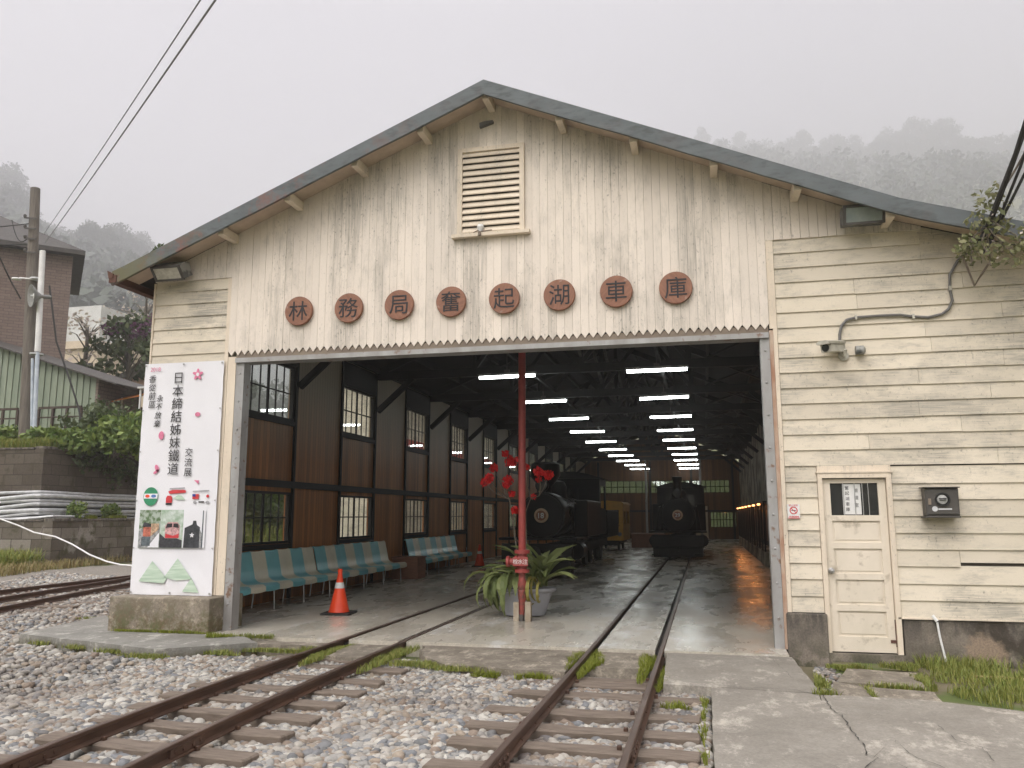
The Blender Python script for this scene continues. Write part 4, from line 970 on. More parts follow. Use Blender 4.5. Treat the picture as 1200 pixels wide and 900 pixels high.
# electricity meter box
t = thing('meter_box', 'dark grey metal electricity meter box with a round glass dial on the right siding', 'meter', (2.62, FY - .03, 1.685))
m = MB(); m.bbox(-.175, .175, -.16, .0, -.155, .16, .008); m.build('box_body', M['darkmetal'], t)
m = MB(); m.bbox(-.165, .165, -.172, -.16, -.135, .145, .006); f = m.build('box_lid', M['darkmetal'], t)
m = MB(); m.bbox(-.20, .185, -.20, .0, .160, .172, .004); m.build('box_top', M['darkmetal'], t); m = MB(); m.bbox(-.20, .17, -.21, -.0, -.175, -.156, .004); m.build('box_ledge', M['darkmetal'], t)
m = MB(); m.lathe([(.078, 0), (.078, -.02), (.066, -.02), (.066, -.005), (0, -.005)], (.0, -.172, .03), 'y', 28); m.build('dial_rim', M['rubber'], f)
m = MB(); m.lathe([(.055, 0), (.05, -.02), (.0, -.03)], (-.005, -.178, .028), 'y', 24); m.build('dial_glass', pm('dial_face', (.5, .5, .48), (.3, .31, .31), 20, rough=.2), f, True)
m = MB(); m.box(-.045, .035, -.212, -.208, .035, .045); m.box(-.04, .03, -.213, -.208, .018, .026); m.build('dial_marks', M['ink'], f)
m = MB(); m.lathe([(.03, 0), (.03, -.003), (0, -.0035)], (-.085, -.172, -.075), 'y', 18); m.box(-.05, .09, -.175, -.1725, -.085, -.07); m.build('maker_plate', M['pvc'], f)
m = MB(); m.bbox(-.15, -.12, -.182, -.172, -.03, .04, .004); m.build('latch', M['lintel'], f)
# no smoking sign
t = thing('no_smoking_sign', 'small white no smoking sign with a red barred circle beside the door', 'sign', (1.03, FY - .036, 1.585))
m = MB(); m.box(-.07, .07, -.004, 0, -.085, .085); m.build('sign_plate', M['white'], t)
m = MB(); n = 30
o = [(.045 * math.cos(6.283 * k / n), .012 + .045 * math.sin(6.283 * k / n)) for k in range(n)]; i_ = [(.034 * math.cos(6.283 * k / n), .012 + .034 * math.sin(6.283 * k / n)) for k in range(n)]
for k in range(n): m.prism([o[k], o[(k + 1) % n], i_[(k + 1) % n], i_[k]], 'y', -.006, -.0042)
m.bar((-.028, -.0055, .04), (.028, -.0055, -.016), .009, .002, (0, 1, 0)); m.build('prohibition_ring', M['redprint'], t)
m = MB(); m.box(-.026, .026, -.005, -.0042, .008, .016); m.build('cigarette', M['ink'], t)
text_mesh('禁止吸菸', .026, .0005, 'sign_lettering', M['redprint'], t, (0, -.005, .071)); text_mesh('NO SMOKING', .018, .0005, 'sign_lettering', M['redprint'], t, (0, -.005, -.06), bold=.0008)
m = MB(); m.box(-.066, .066, -.0052, -.0042, -.082, -.072); m.build('sign_band', M['redprint'], t)
# fittings on the gable
t = thing('bulb_fitting', 'small white bulb fitting on the sill of the louvred vent', 'lamp', (-2.83, FY - .10, 5.335))
m = MB(); m.lathe([(.02, 0), (.035, .03), (.05, .08), (.035, .115), (.0, .125)], (0, 0, .0), 'z', 14); m.build('bulb', M['white'], t, True)
m = MB(); m.tube([(-.10, -.0, .012), (-.03, -.02, .03), (0, -.02, .01), (.16, 0, .03)], .008, 6); m.lathe([(.025, -.05), (.02, .0)], (0, -.045, -.005), 'z', 10); m.build('wiring', M['lintel'], t)
m = MB(); m.prism([(-.09, -.035), (.10, .02), (.10, .05), (-.03, .045), (-.09, .03)], 'y', -.06, .0); o = m.build('wall_spout', M['cable']); o.location = (-2.76, FY - .045, 6.90)
tag(o, 'small dark metal spout on the boards just under the gable peak', 'spout')
# white pipe, stick, weeds by the foundation
m = MB(); m.tube([(2.50, FY - .05, .35), (2.51, FY - .07, .2), (2.56, FY - .12, -.17)], .012, 8); m.tube([(2.46, FY - .03, .42), (2.50, FY - .05, .36)], .02, 8)
tag(m.build('drain_tube', M['white'], None, True), 'thin white tube leaning on the stained foundation below the siding', 'pipe')
m = MB(); a, c = atz(1140, 793, -.10), atz(1215, 798, -.09); m.tube([a, (a + c) / 2 + Vector((0, .01, .01)), c], .013, 7); tag(m.build('wooden_stick', pm('pale_stick', (.45, .33, .18), (.35, .25, .13), 8), None), 'pale wooden stick lying in the grass under the foundation', 'stick')

# ------------------------------------------------------------------ inside the shed
# fluorescent lamps in two rows
def lamp_parts(t):
    m = MB(); m.prism([(-.06, .045), (-.04, .0), (.04, .0), (.06, .045)], 'x', -.64, .64); m.build('lamp_tray', M['lamphousing'], t)
    m = MB(); m.tube([(-.61, 0, -.030), (.61, 0, -.030)], .033, 10); m.build('light_tube', M['tube'], t)
    m = MB(); m.box(-.055, .055, -.03, .03, .0455, .12); m.box(-.008, .008, -.008, .008, .121, .44); m.build('hanger', M['darkmetal'], t)
ordn = ['first', 'second', 'third', 'fourth', 'fifth', 'sixth', 'seventh', 'eighth', 'ninth', 'tenth']
proto = None
for row, xx, y0 in (('left', -4.0, 16.9), ('right', -.88, 16.9)):
    for k in range(10):
        lab = f'lit white fluorescent lamp hanging in the {row} ceiling row, {ordn[k]} from the doorway'
        if proto is None: t = thing('fluorescent_lamp', lab, 'lamp', group='fluorescent lamps in two rows under the trusses'); lamp_parts(t); proto = t
        else: t = copy_tree(proto); t['label'] = lab
        t.location = (xx + rnd.uniform(-.03, .03), y0 + 4.1 * k, 4.51 + rnd.uniform(-.012, .012)); t.rotation_euler = (0, rnd.uniform(-.012, .012), rnd.uniform(-.03, .03))

# benches of moulded seats
def bench(y0, y1, label, stripes, lo):
    t = thing('moulded_bench', label, 'bench', (-7.52, y0, 0), group='striped fibreglass benches along the left wall')
    n = int(round((y1 - y0) / .47)); s = (y1 - y0) / n; prof = [(-.15, .91), (-.13, .935), (-.10, .915), (-.04, .66), (.0, .48), (.06, .43), (.14, .41), (.32, .425), (.42, .43), (.47, .40), (.475, .33)]
    for k in range(n):
        m = MB(); a, c = k * s + .003, (k + 1) * s - .003; L_ = 7
        for j in range(L_):
            u = j / (L_ - 1); yy = a + (c - a) * u; d = .012 * math.cos((u - .5) * math.pi)
            m.v += [(p, yy, z - d) for p, z in prof] + [(p - .012, yy, z - .014 - d) for p, z in prof]
        q = len(prof)
        for j in range(L_ - 1):
            o = j * 2 * q; e = o + 2 * q
            for i in range(q - 1): m.f += [(o + i, o + i + 1, e + i + 1, e + i), (o + q + i + 1, o + q + i, e + q + i, e + q + i + 1)]
            m.f += [(o, e, e + q, o + q), (o + q - 1, o + 2 * q - 1, e + 2 * q - 1, e + q - 1)]
        for o in (0, (L_ - 1) * 2 * q):
            for i in range(q - 1): m.f.append((o + i, o + q + i, o + q + i + 1, o + i + 1))
        tag(m.build('seat', M['teal' if (k + stripes) % 2 == 0 else 'beige'], t, True), ('teal' if (k + stripes) % 2 == 0 else 'beige') + ' moulded seat')
    m = MB(); m.bar((.05, .05, .375), (.05, y1 - y0 - .05, .375), .04, .03); m.bar((.40, .05, .375), (.40, y1 - y0 - .05, .375), .04, .03); m.build('seat_rail', M['darkmetal'], t)
    nl = max(2, int(round((y1 - y0) / .95)))
    for k in range(nl):
        yy = .25 + (y1 - y0 - .5) * k / (nl - 1)
        m = MB(); m.tube([(.40, yy, .37), (.42, yy, .0)], .013, 7); m.tube([(.04, yy, .37), (.0, yy, .0)], .013, 7); m.build('leg', M['chrome'], t)
    return t
bench(11.62, 15.30, 'teal and beige striped bench nearest the doorway post', 0, 0)
bench(15.36, 19.15, 'teal and beige striped bench in the middle, behind the orange cone', 0, 0)
bench(20.6, 24.9, 'teal and beige striped bench farthest inside, past the brown box', 0, 0)
t = thing('wooden_box', 'low red brown wooden box standing between two striped benches', 'box', (-7.2, 19.75, 0))
m = MB(); m.bbox(-.35, .32, -.3, .3, 0, .5, .012); m.build('box_body', M['plaque'], t); m = MB(); m.bbox(-.37, .34, -.32, .32, .502, .53, .006); m.build('lid', M['plaque'], t)

# cones
def cone(loc, label, s=1.0, grp=None):
    t = thing('traffic_cone', label, 'traffic cone', loc, .12, grp); t.scale = (s, s, s)
    m = MB(); m.lathe([(.165, .035), (.16, .05), (.125, .20), (.072, .42), (.058, .49), (.034, .62), (.038, .66), (.036, .695), (.02, .70), (.0, .70)], n=32); c = m.build('cone_body', M['orange'], t, True)
    m = MB(); m.lathe([(.0805, .40), (.0625, .49)], n=32); m.build('reflective_band', M['reflect'], c, True)
    m = MB(); m.bbox(-.235, .235, -.235, .235, .0, .033, .012); m.build('base', M['rubber'], t); return t
cone((-5.72, 12.48, 0), 'bright orange traffic cone with one white band standing in front of the benches', 1.0)
cone((-6.72, 24.6, 0), 'dull orange traffic cone half hidden by the planter leaves, deep in the shed', .95)

# water pipe with its valve
t = thing('fire_standpipe', 'tall red painted water pipe with flanged valve rising to the roof between the tracks', 'pipe', (-2.685, 12.24, 0))
m = MB(); m.tube([(0, 0, 1.02), (.012, 0, 5.0)], .056, 18); m.build('pipe', M['redpipe'], t, True)
m = MB(); m.lathe([(.05, .70), (.11, .70), (.11, .75), (.075, .755), (.07, .80), (.085, .84), (.085, .90), (.07, .94), (.075, .975), (.115, .98), (.115, 1.03), (.056, 1.035)], n=24); m.build('flanged_valve', M['redpipe'], t, True)
m = MB(); m.lathe([(.055, .30), (.06, .32), (.068, .42), (.066, .44), (.06, .45), (.066, .47), (.068, .56), (.055, .60), (.05, .70)], n=18); m.tube([(0, 0, .32), (-.005, -.01, .08)], [.055, .04], 14); m.build('pipe', pm('chipped_red_paint', (.33, .055, .045), (.10, .045, .035), 14, rough=.6), t, True)
m = MB(); m.lathe([(.06, .0), (.09, .01), (.09, .04), (.05, .05), (.05, .12), (.085, .13), (.08, .17), (.0, .175)], (-.06, -.02, .86), 'x', 18); o = m.build('outlet', M['redpipe'], t, True); o.scale = (-1, 1, 1); o.location = (-.12, 0, 0)
m = MB(); m.bbox(-.115, .115, -.128, -.118, .80, .93, .004); s_ = m.build('sign_plate', M['redpipe'], t)
for q, ch in enumerate('栓水注'): text_mesh(ch, .082, .001, 'sign_lettering', M['white'], s_, (-.074 + .074 * q, -.130, .866), bold=.003)
m = MB(); m.box(-.125, -.045, -.05, .05, .0, .27); m.box(.05, .135, -.05, .05, 0, .28); m.build('timber_block', pm('pale_timber', (.42, .36, .28), (.30, .24, .18), 9, rough=.85), t)
m = MB(); m.tube([(-.01, -.01, .1), (-.01, -.01, 0)], .045, 12); m.box(-.04, .02, -.06, -.05, .03, .09); m.build('pipe_foot', M['darkmetal'], t)

# planter with strap-leaved plants
t = thing('planter_tub', 'large oval grey plastic tub on the floor behind the red pipe', 'planter', (-2.80, 12.92, 0))
m = MB(); m.lathe([(.27, 0), (.33, .02), (.44, .36), (.50, .38), (.515, .41), (.50, .43), (.46, .42), (.42, .38), (.0, .37)], n=40, sx=1.0, sy=.72); m.build('tub', M['greyplastic'], t, True)
m = MB(); m.lathe([(.415, .375), (.2, .41), (.0, .42)], n=24, sx=1, sy=.72); m.build('soil', M['earth'], t)
def strap_plant(name, label, base, n, seed, mat, spread, ln, droop, wd=.06, arc=(0, 6.28), upr=(.5, 1.35)):
    r = random.Random(seed); V = []; F = []
    for k in range(n):
        a = r.uniform(*arc); L_ = ln * r.uniform(.6, 1.15); up = r.uniform(*upr); b0 = Vector((base[0] + r.uniform(-1, 1) * spread, base[1] + r.uniform(-.6, .6) * spread, base[2])); ww = wd * r.uniform(.6, 1.2)
        d = Vector((math.cos(a), math.sin(a), 0)); s = Vector((-d.y, d.x, 0)); o = len(V); N = 9; p = b0.copy(); th = up; tw = r.uniform(-.6, .6)
        for i in range(N + 1):
            u = i / N; wv = ww * (math.sin(min(1, u * 1.6 + .12) * math.pi / 2)) * (1 if u < .75 else max(.12, 1 - (u - .75) * 3.6)) * (1 + .14 * (i % 2))
            ss = (s * math.cos(tw * u) + Vector((0, 0, 1)) * math.sin(tw * u)); up_v = Vector((0, 0, 1)) * .35 * wv
            V += [tuple(p - ss * wv / 2 + up_v), tuple(p), tuple(p + ss * wv / 2 + up_v)]
            p = p + (d * math.cos(th) + Vector((0, 0, 1)) * math.sin(th)) * (L_ / N); th -= droop * r.uniform(.7, 1.3) / N * 2
        for i in range(N):
            q = o + i * 3; F += [(q, q + 1, q + 4, q + 3), (q + 1, q + 2, q + 5, q + 4)]
    # ground leaf tips that reach the floor
    V = [(v[0], v[1], max(v[2], .012 + .01 * (i % 3))) for i, v in enumerate(V)]
    m = MB(); m.add(V, F); return tag(m.build(name, mat, None), label, 'plant')
strap_plant('strap_leaf_plant', 'plant with long arching green strap leaves spilling left out of the grey tub', (-3.02, 12.8, .44), 30, 3, M['fern'], .18, .82, 1.7, .105, (1.9, 4.9), (.3, 1.3))
strap_plant('strap_leaf_plant', 'plant with upright green strap leaves growing right of the red pipe', (-2.62, 12.9, .44), 34, 5, M['fern'], .18, .95, .6, .10, (0, 6.28), (.75, 1.5))
strap_plant('strap_leaf_plant', 'yellowing leaf strips hanging over the front of the grey tub', (-2.50, 12.58, .5), 5, 9, M['fern_y'], .05, .85, 2.4, .045, (4.4, 5.0), (.4, .9))
# spray of red flowers rising behind the pipe
t = thing('red_flower_spray', 'bare branching stems carrying clusters of bright red flowers behind the red pipe', 'flowers', (-2.85, 12.9, .4))
FP = [(240, 85, .05), (295, 155, .085), (140, 215, .062), (62, 340, .065), (100, 305, .07), (262, 325, .075), (250, 365, .045), (295, 440, .05), (325, 580, .055), (345, 600, .03), (430, 205, .045), (535, 250, .072), (620, 275, .07), (535, 315, .045), (485, 465, .042)]
fpos = [at(560 + a / 7.5, 520 + c / 7.5, 12.85 + rnd.uniform(-.12, .12)) - Vector((-2.85, 12.9, .4)) for a, c, _ in FP]
m = MB(); trunk = [Vector((0, 0, 0)), Vector((-.03, 0, .35)), at(601, 610, 12.9) - t.location, at(597, 585, 12.9) - t.location]; m.tube(trunk, [.018, .016, .012, .010], 7)
fork = trunk[-1]; rf_ = at(622, 584, 12.9) - t.location; m.tube([Vector((.1, 0, .1)), at(616, 600, 12.95) - t.location, rf_, at(632, 581, 12.9) - t.location], [.013, .010, .008, .007], 6)
for k, p in enumerate(fpos):
    b0 = fork if k in (0, 1, 2, 3, 4, 5, 6, 7) else (trunk[2] if k in (8, 9) else at(632, 581, 12.9) - t.location if k in (11, 12, 13) else rf_)
    mid = (b0 + p) / 2 + Vector((rnd.uniform(-.03, .03), rnd.uniform(-.03, .03), -.04)); m.tube([b0, mid, p], [.008, .006, .004], 6)
m.build('branches', M['twig'], t)
for (a, c, s), p in zip(FP, fpos):
    V, F = leaf_cloud([tuple(p)], 95, (s * 1.25, s * 1.25, s * 1.1), s * .66, int(a * 7 + c), aspect=1.2); fastmesh('flower_cluster', V, F, M['redpetal'], t)

# steam engines
def circ(r, n=28): return [(r * math.cos(6.283 * k / n), r * math.sin(6.283 * k / n)) for k in range(n)]
def engine(loc, label, number, stack):
    t = thing('steam_locomotive', label, 'locomotive', loc, 0, 'black steam engines inside the shed'); K = M['black']; cz = 1.53
    m = MB(); m.box(-.5, .5, .25, 11.0, .45, .72); m.bbox(-1.0, 1.0, .1, 1.1, .92, .98, .01); m.build('frame', K, t)
    m = MB(); m.bbox(-.90, .90, 0, .16, .42, .84, .02); bb = m.build('buffer_beam', K, t)
    m = MB(); m.lathe([(.09, 0), (.09, -.2), (.16, -.22), (.16, -.27), (.0, -.28)], (0, 0, .62), 'y', 18); m.bar((0, -.05, .45), (0, -.12, .30), .06, .06); m.build('coupler', K, bb, True)
    m = MB(); m.prism([(-.86, .415), (.86, .415), (.84, .09), (-.84, .09)], 'y', .02, .6); m.build('pilot', K, bb)
    m = MB(); m.bbox(-.9, -.55, -.1, .1, .16, .20, .01); m.bbox(.55, .9, -.1, .1, .16, .20, .01)
    for s in (-.72, .72): m.bar((s, .05, .18), (s, .08, .45), .04, .04)
    m.build('footboard', K, bb)
    m = MB(); m.lathe([(.60, 0), (.61, .02), (.61, .95), (.60, .97)], (0, .75, cz), 'y', 36); m.build('smokebox', K, t, True)
    m = MB(); m.lathe([(.56, 0), (.55, -.035), (.35, -.07), (.0, -.085)], (0, .748, cz), 'y', 36)
    for k in range(12): m.lathe([(.022, 0), (.02, -.02), (0, -.022)], (.585 * math.cos(k * .5236), .75, cz + .585 * math.sin(k * .5236)), 'y', 8)
    m.bar((-.5, .70, cz + .2), (.1, .66, cz + .2), .05, .02); m.bar((-.5, .70, cz - .2), (.1, .66, cz - .2), .05, .02); sd_ = m.build('smokebox_door', K, t, True)
    m = MB(); m.lathe([(.185, 0), (.185, -.02), (.165, -.028), (.0, -.028)], (0, .655, cz + .0), 'y', 32); m.lathe([(.14, 0), (.14, -.002)], (0, .625, cz), 'y', 32); pl = m.build('number_plate', M['brass'], t, True)
    m = MB(); m.lathe([(.128, 0), (.128, -.004), (0, -.0045)], (0, .6225, cz), 'y', 32); m.build('plate_field', M['plate_red'], pl)
    text_mesh(number, .19, .003, 'plate_numerals', M['white'], pl, (0, .615, cz), bold=.004)
    m = MB(); m.lathe([(.54, 0), (.54, 3.4)], (0, 1.72, cz), 'y', 32)
    for q in (2.4, 3.4, 4.4): m.lathe([(.552, -.03), (.552, .03)], (0, q, cz), 'y', 32)
    m.build('boiler', K, t, True)
    if stack == 'balloon': pr = [(.16, .5), (.17, .75), (.36, .98), (.40, 1.06), (.38, 1.34), (.30, 1.40), (.0, 1.40)]
    else: pr = [(.19, .5), (.16, .62), (.145, 1.2), (.18, 1.3), (.185, 1.38), (.14, 1.39), (.0, 1.38)]
    m = MB(); m.lathe(pr, (0, 1.25, cz), 'z', 24); m.build('chimney', K, t, True)
    m = MB(); m.lathe([(.30, .45), (.29, .8), (.22, .95), (.0, 1.0)], (0, 3.0, cz), 'z', 24); m.build('dome', K, t, True); m = MB(); m.lathe([(.26, .45), (.25, .7), (.16, .82), (0, .84)], (0, 4.2, cz), 'z', 24); m.build('dome', K, t, True)
    m = MB(); m.lathe([(.15, 0), (.17, -.12), (.17, -.26), (.15, -.28), (0, -.28)], (0, .98, cz + .78), 'y', 22); m.bar((0, .85, cz + .5), (0, .85, cz + .65), .2, .12); hl = m.build('headlight', K, t, True)
    m = MB(); m.lathe([(.14, 0), (.0, -.012)], (0, .698, cz + .78), 'y', 22); m.build('headlight_glass', M['darkglass'], hl)
    for s in (-1, 1):
        m = MB(); m.bbox(s * .62 if s > 0 else -.98, .98 if s > 0 else -.62, 2.2, 5.2, .95, 1.95, .03); m.build('side_tank', K, t)
        m = MB(); m.bbox(s * .55 if s > 0 else -1.0, 1.0 if s > 0 else -.55, 1.1, 2.2, .90, .96, .01); m.bar((s * .8, 1.3, .93), (s * .68, .85, 1.75), .03, .03); m.build('running_board', K, t)
        m = MB(); m.tube([(s * .66, .8, cz + .3), (s * .66, 5.1, cz + .42)], .016, 6); m.build('handrail', M['darkmetal'], t)
        m = MB(); m.lathe([(.21, -.35), (.21, .35), (.12, .37), (.12, .45)], (s * .84, 1.35, .62), 'y', 20); m.build('cylinder', K, t, True)
    for q in (1.5, 2.5, 5.6, 6.6, 8.4, 9.4):
        m = MB()
        for s in (-1, 1): m.lathe([(.36, -.05), (.36, .05), (.385, .055), (.385, .075), (.0, .076)], (s * .39, q, .375), 'x', 22)
        m.tube([(-.42, q, .375), (.42, q, .375)], .05, 8); m.build('wheel_set', K, t, True)
    m = MB()
    m.box(-.95, -.62, 5.2, 5.26, 1.9, 2.45); m.box(.62, .95, 5.2, 5.26, 1.9, 2.45); m.box(-.95, .95, 5.2, 5.26, .95, 1.9); m.box(-.95, .95, 5.2, 5.26, 2.36, 2.7); m.box(-.28, .28, 5.2, 5.26, 1.9, 2.36); m.box(-.62, -.56, 5.2, 5.26, 1.9, 2.36); m.box(.56, .62, 5.2, 5.26, 1.9, 2.36)
    for s in (-1, 1):
        a, c = sorted((s * .95, s * .91)); m.box(a, c, 5.26, 6.9, .95, 1.75); m.box(a, c, 5.26, 5.5, 1.75, 2.7); m.box(a, c, 6.6, 6.9, 1.75, 2.7); m.box(a, c, 5.5, 6.6, 2.45, 2.7)
    cb_ = m.build('cab', K, t)
    m = MB(); m.prism([(-1.05, 2.66)] + [(-1.05 + 2.1 * k / 12, 2.66 + .22 * math.sin(math.pi * k / 12)) for k in range(13)] + [(1.05, 2.66)], 'y', 5.0, 7.1); m.build('cab_roof', K, cb_)
    m = MB(); m.box(-.56, -.28, 5.225, 5.235, 1.9, 2.36); m.box(.28, .56, 5.225, 5.235, 1.9, 2.36); m.build('cab_window', M['darkglass'], cb_)
    m = MB(); m.bbox(-.95, .95, 7.2, 10.8, .8, 1.7, .03); m.build('tender', K, t)
    return t
engine((-4.10, 20.35, 0), 'black steam engine numbered 18 with a wide chimney on the left track', '18', 'balloon')
engine((-.95, 29.6, 0), 'black steam engine numbered 29 standing head on over the right track', '29', 'plain')
# yellow railcar
t = thing('yellow_railcar', 'small boxy yellow railcar parked between the two black engines', 'railcar', (-4.10, 36.0, 0))
m = MB(); m.box(-.66, .66, 0, .05, .45, 1.15); m.box(-.66, -.48, 0, .05, 1.15, 1.75); m.box(.48, .66, 0, .05, 1.15, 1.75); m.box(-.66, .66, 0, .05, 1.75, 2.0)
m.box(-.66, -.61, .05, 3.2, .45, 1.15); m.box(.61, .66, .05, 3.2, .45, 1.15); m.box(-.66, -.61, .05, 3.2, 1.7, 2.0); m.box(.61, .66, .05, 3.2, 1.7, 2.0)
for q in (.05, 1.5, 3.0): m.box(.61, .66, q, q + .2, 1.15, 1.7); m.box(-.66, -.61, q, q + .2, 1.15, 1.7)
m.box(-.66, .66, 3.2, 3.25, .45, 2.0); bd = m.build('body', M['yellow'], t)
m = MB(); m.prism([(-.72, 2.0), (-.6, 2.1), (0, 2.16), (.6, 2.1), (.72, 2.0)], 'y', -.08, 3.33); m.build('roof', M['yellow'], t)
m = MB(); m.box(-.48, .48, .015, .02, 1.15, 1.75); m.build('windscreen', M['darkglass'], t)
m = MB(); m.bar((-.5, -.006, .55), (.5, -.006, 1.1), .05, .008, (0, 1, 0)); m.build('stripe', M['rust_red'], t)
for s in (-.5, .5):
    m = MB(); m.lathe([(.09, 0), (.08, -.04), (0, -.05)], (s, 0, .72), 'y', 16); m.build('headlight', M['lamphousing'], t, True)
m = MB(); m.box(-.5, .5, -.1, 3.3, .32, .45); m.build('chassis', M['black'], t)
for q in (.7, 2.5):
    m = MB()
    for s in (-1, 1): m.lathe([(.24, -.04), (.24, .04), (0, .05)], (s * .39, q, .25), 'x', 18)
    m.tube([(-.4, q, .25), (.4, q, .25)], .04, 8); m.build('wheel_set', M['black'], t, True)
# display cases with warm lamps along the right wall
proto = None
for k in range(7):
    lab = f'glass display case under warm orange lamps inside the shed, {ordn[k]} from the doorway'
    if proto is None:
        proto = t = thing('display_case', lab, 'display case', group='lamplit display cases along the right wall')
        m = MB(); m.bbox(0, .5, 0, 2.5, 0, .42, .01); m.build('plinth', M['rightwall'], t)
        m = MB()
        for q in (.0, 1.22, 2.44):
            m.box(.0, .05, q, q + .06, .421, 1.9)
        m.box(0, .5, 0, 2.5, 1.9, 1.96); m.box(.45, .5, 0, 2.5, .421, 1.9); m.build('case_frame', M['timber'], t)
        m = MB(); m.box(.445, .449, .06, 2.44, .6, 1.7); m.build('display_board', M['backwall'], t)
        m = MB(); m.lathe([(.045, 0), (.06, -.05), (.0, -.055)], (-.04, 1.25, 1.90), 'z', 14); m.build('spot_lamp', M['warm'], t)
        for q in (1.25,):
            ld = bpy.data.lights.new('case_light', 'POINT'); ld.energy = 5; ld.color = (1, .36, .10); ld.shadow_soft_size = .03
            lo = bpy.data.objects.new('case_light', ld); COL.objects.link(lo); lo.parent = t; lo.location = (-.05, q, 1.79)
    else: t = copy_tree(proto); t['label'] = lab
    t.location = (1.74, 26.6 + 2.9 * k, 0)
m = MB(); m.box(XR - .06, XR - .002, 24, 26.5, 2.9, 3.9); tag(m.build('notice_board', M['timber']), 'dark board high on the patchy right wall inside the shed', 'board')
t = thing('storage_crate', 'low brown wooden chest on the floor left of the number 29 engine', 'crate', (-2.7, 40.5, 0))
m = MB(); m.bbox(-.75, .75, -.4, .4, 0, .62, .01); m.build('crate_body', M['plaque'], t); m = MB(); m.bbox(-.78, .78, -.43, .43, .622, .67, .006); m.build('lid', M['plaque'], t)

# ------------------------------------------------------------------ the bank on the left: block walls, terrace, buildings
WX1, WY1, WX2, WY2 = -21.2, 23.6, -22.35, 24.2
def wall(name, label, x, y, z0, z1, mat, back=.35):
    t = thing(name, label, 'wall', (x, y, 0)); r = random.Random(int(z1 * 10))
    m = MB(); m.box(-back, 0, 0, 31 - y, z0, z1); m.box(-60 - x, -back - .001, 0, back, z0, z1 - .01); m.build('blockwork', mat, t)
    m = MB(); yy = 0
    while yy < 31 - y:
        l_ = r.uniform(.9, 1.6); m.bbox(-back - .03, .03 + r.uniform(-.01, .02), yy, yy + l_ - .01, z1 + .001, z1 + .07 + r.uniform(0, .03), .01); yy += l_
    m.bbox(-60 - x, -back - .04, -.03, back, z1 - .005, z1 + .06, .01); m.build('coping', M['foundation'], t); return t
lw = wall('lower_retaining_wall', 'lower mossy concrete block retaining wall beside the siding, under the stacked pipes', WX1, WY1, -.6, 1.36, M['blockwall'])
wall('upper_retaining_wall', 'upper dark stained block retaining wall topped with bushes behind the stacked pipes', WX2, WY2, .8, 3.85, M['upperwall'])
m = MB(); m.box(-60, WX1 - .352, WY1 + .352, 31, -.6, 1.30); struct(m.build('ledge', M['earth']))
nx_, ny_ = 60, 70; X, Y = np.meshgrid(-22.4 - 55 * np.linspace(0, 1, nx_) ** 1.6, 24.3 + 70 * np.linspace(0, 1, ny_) ** 1.6)
def bank_z(x, y): return 3.83 + .185 * np.minimum(np.maximum(-22.4 - x, 0), np.maximum(y - 24.3, 0)) ** 1.0
Z = bank_z(X, Y) + .06 * np.sin(X * 2) * np.cos(Y * 1.7); V = np.stack([X, Y, Z], -1).reshape(-1, 3)
i, j = np.meshgrid(np.arange(ny_ - 1), np.arange(nx_ - 1), indexing='ij'); q = i * nx_ + j
struct(fastmesh('terrace_ground', V, np.stack([q, q + nx_, q + nx_ + 1, q + 1], -1).reshape(-1, 4), M['earth'], smooth=True))

# pale pipes stacked on the ledge against the upper wall, bent round its corner
r = random.Random(21)
for k in range(13):
    col, row = k % 2, k // 2; z = 1.44 + .155 * row + r.uniform(-.03, .03); off = .16 + .15 * col + r.uniform(-.03, .03); rad = .05 + .012 * (k % 3)
    x0 = WX2 + off; pts = []; drop = r.uniform(-.02, .16) * (1 if row < 4 else .4); dip = .05 + .06 * (k % 4)
    for u in range(7): pts.append((x0 - 9 + 1.45 * u, WY2 - off - .0, z - drop * (1 - u / 6) - dip * math.sin(u / 6 * 3.14)))
    pts += [(x0 - .1, WY2 - off + .05, z), (x0, WY2 + .3, z)]
    for u in range(1, 4): pts.append((x0 + r.uniform(-.02, .02), WY2 + .3 + 2.4 * u, z - .05 * math.sin(u)))
    m = MB(); m.tube(pts, rad, 9); tag(m.build('plastic_pipe', M['pvc'], None, True), 'long grey white plastic pipe in the stack lying on the block wall ledge', 'pipe', 'plastic pipes stacked on the ledge')
for k in range(3):
    m = MB(); p0 = Vector((WX1 - .15 - .2 * k, WY1 + .15 + .1 * k, 1.5 - .02 * k)); m.tube([p0 + Vector((-6, -.05, -.35 - .1 * k)), p0 + Vector((-3, -.1, -.22)), p0 + Vector((0, 0, .03)), p0 + Vector((-.1, 1.6, .0))], .04, 8)
    tag(m.build('plastic_pipe', M['pvc'], None, True), 'loose grey white plastic pipe sagging along the lower wall top', 'pipe', 'loose pipes on the lower wall')
hp = [at(a, c, yy) for a, c, yy in ((-40, 600, 20.8), (0, 608, 20.8), (22, 616, 20.9), (40, 624, 20.9), (65, 629, 21), (85, 638, 20.8), (105, 650, 20.5), (125, 658, 20.3), (142, 662, 20.2), (158, 663, 20.1), (200, 664, 20))]
m = MB(); m.tube(hp, .022, 8); tag(m.build('white_hose', M['white'], None, True), 'white hose slung from the block wall down to the siding', 'hose')

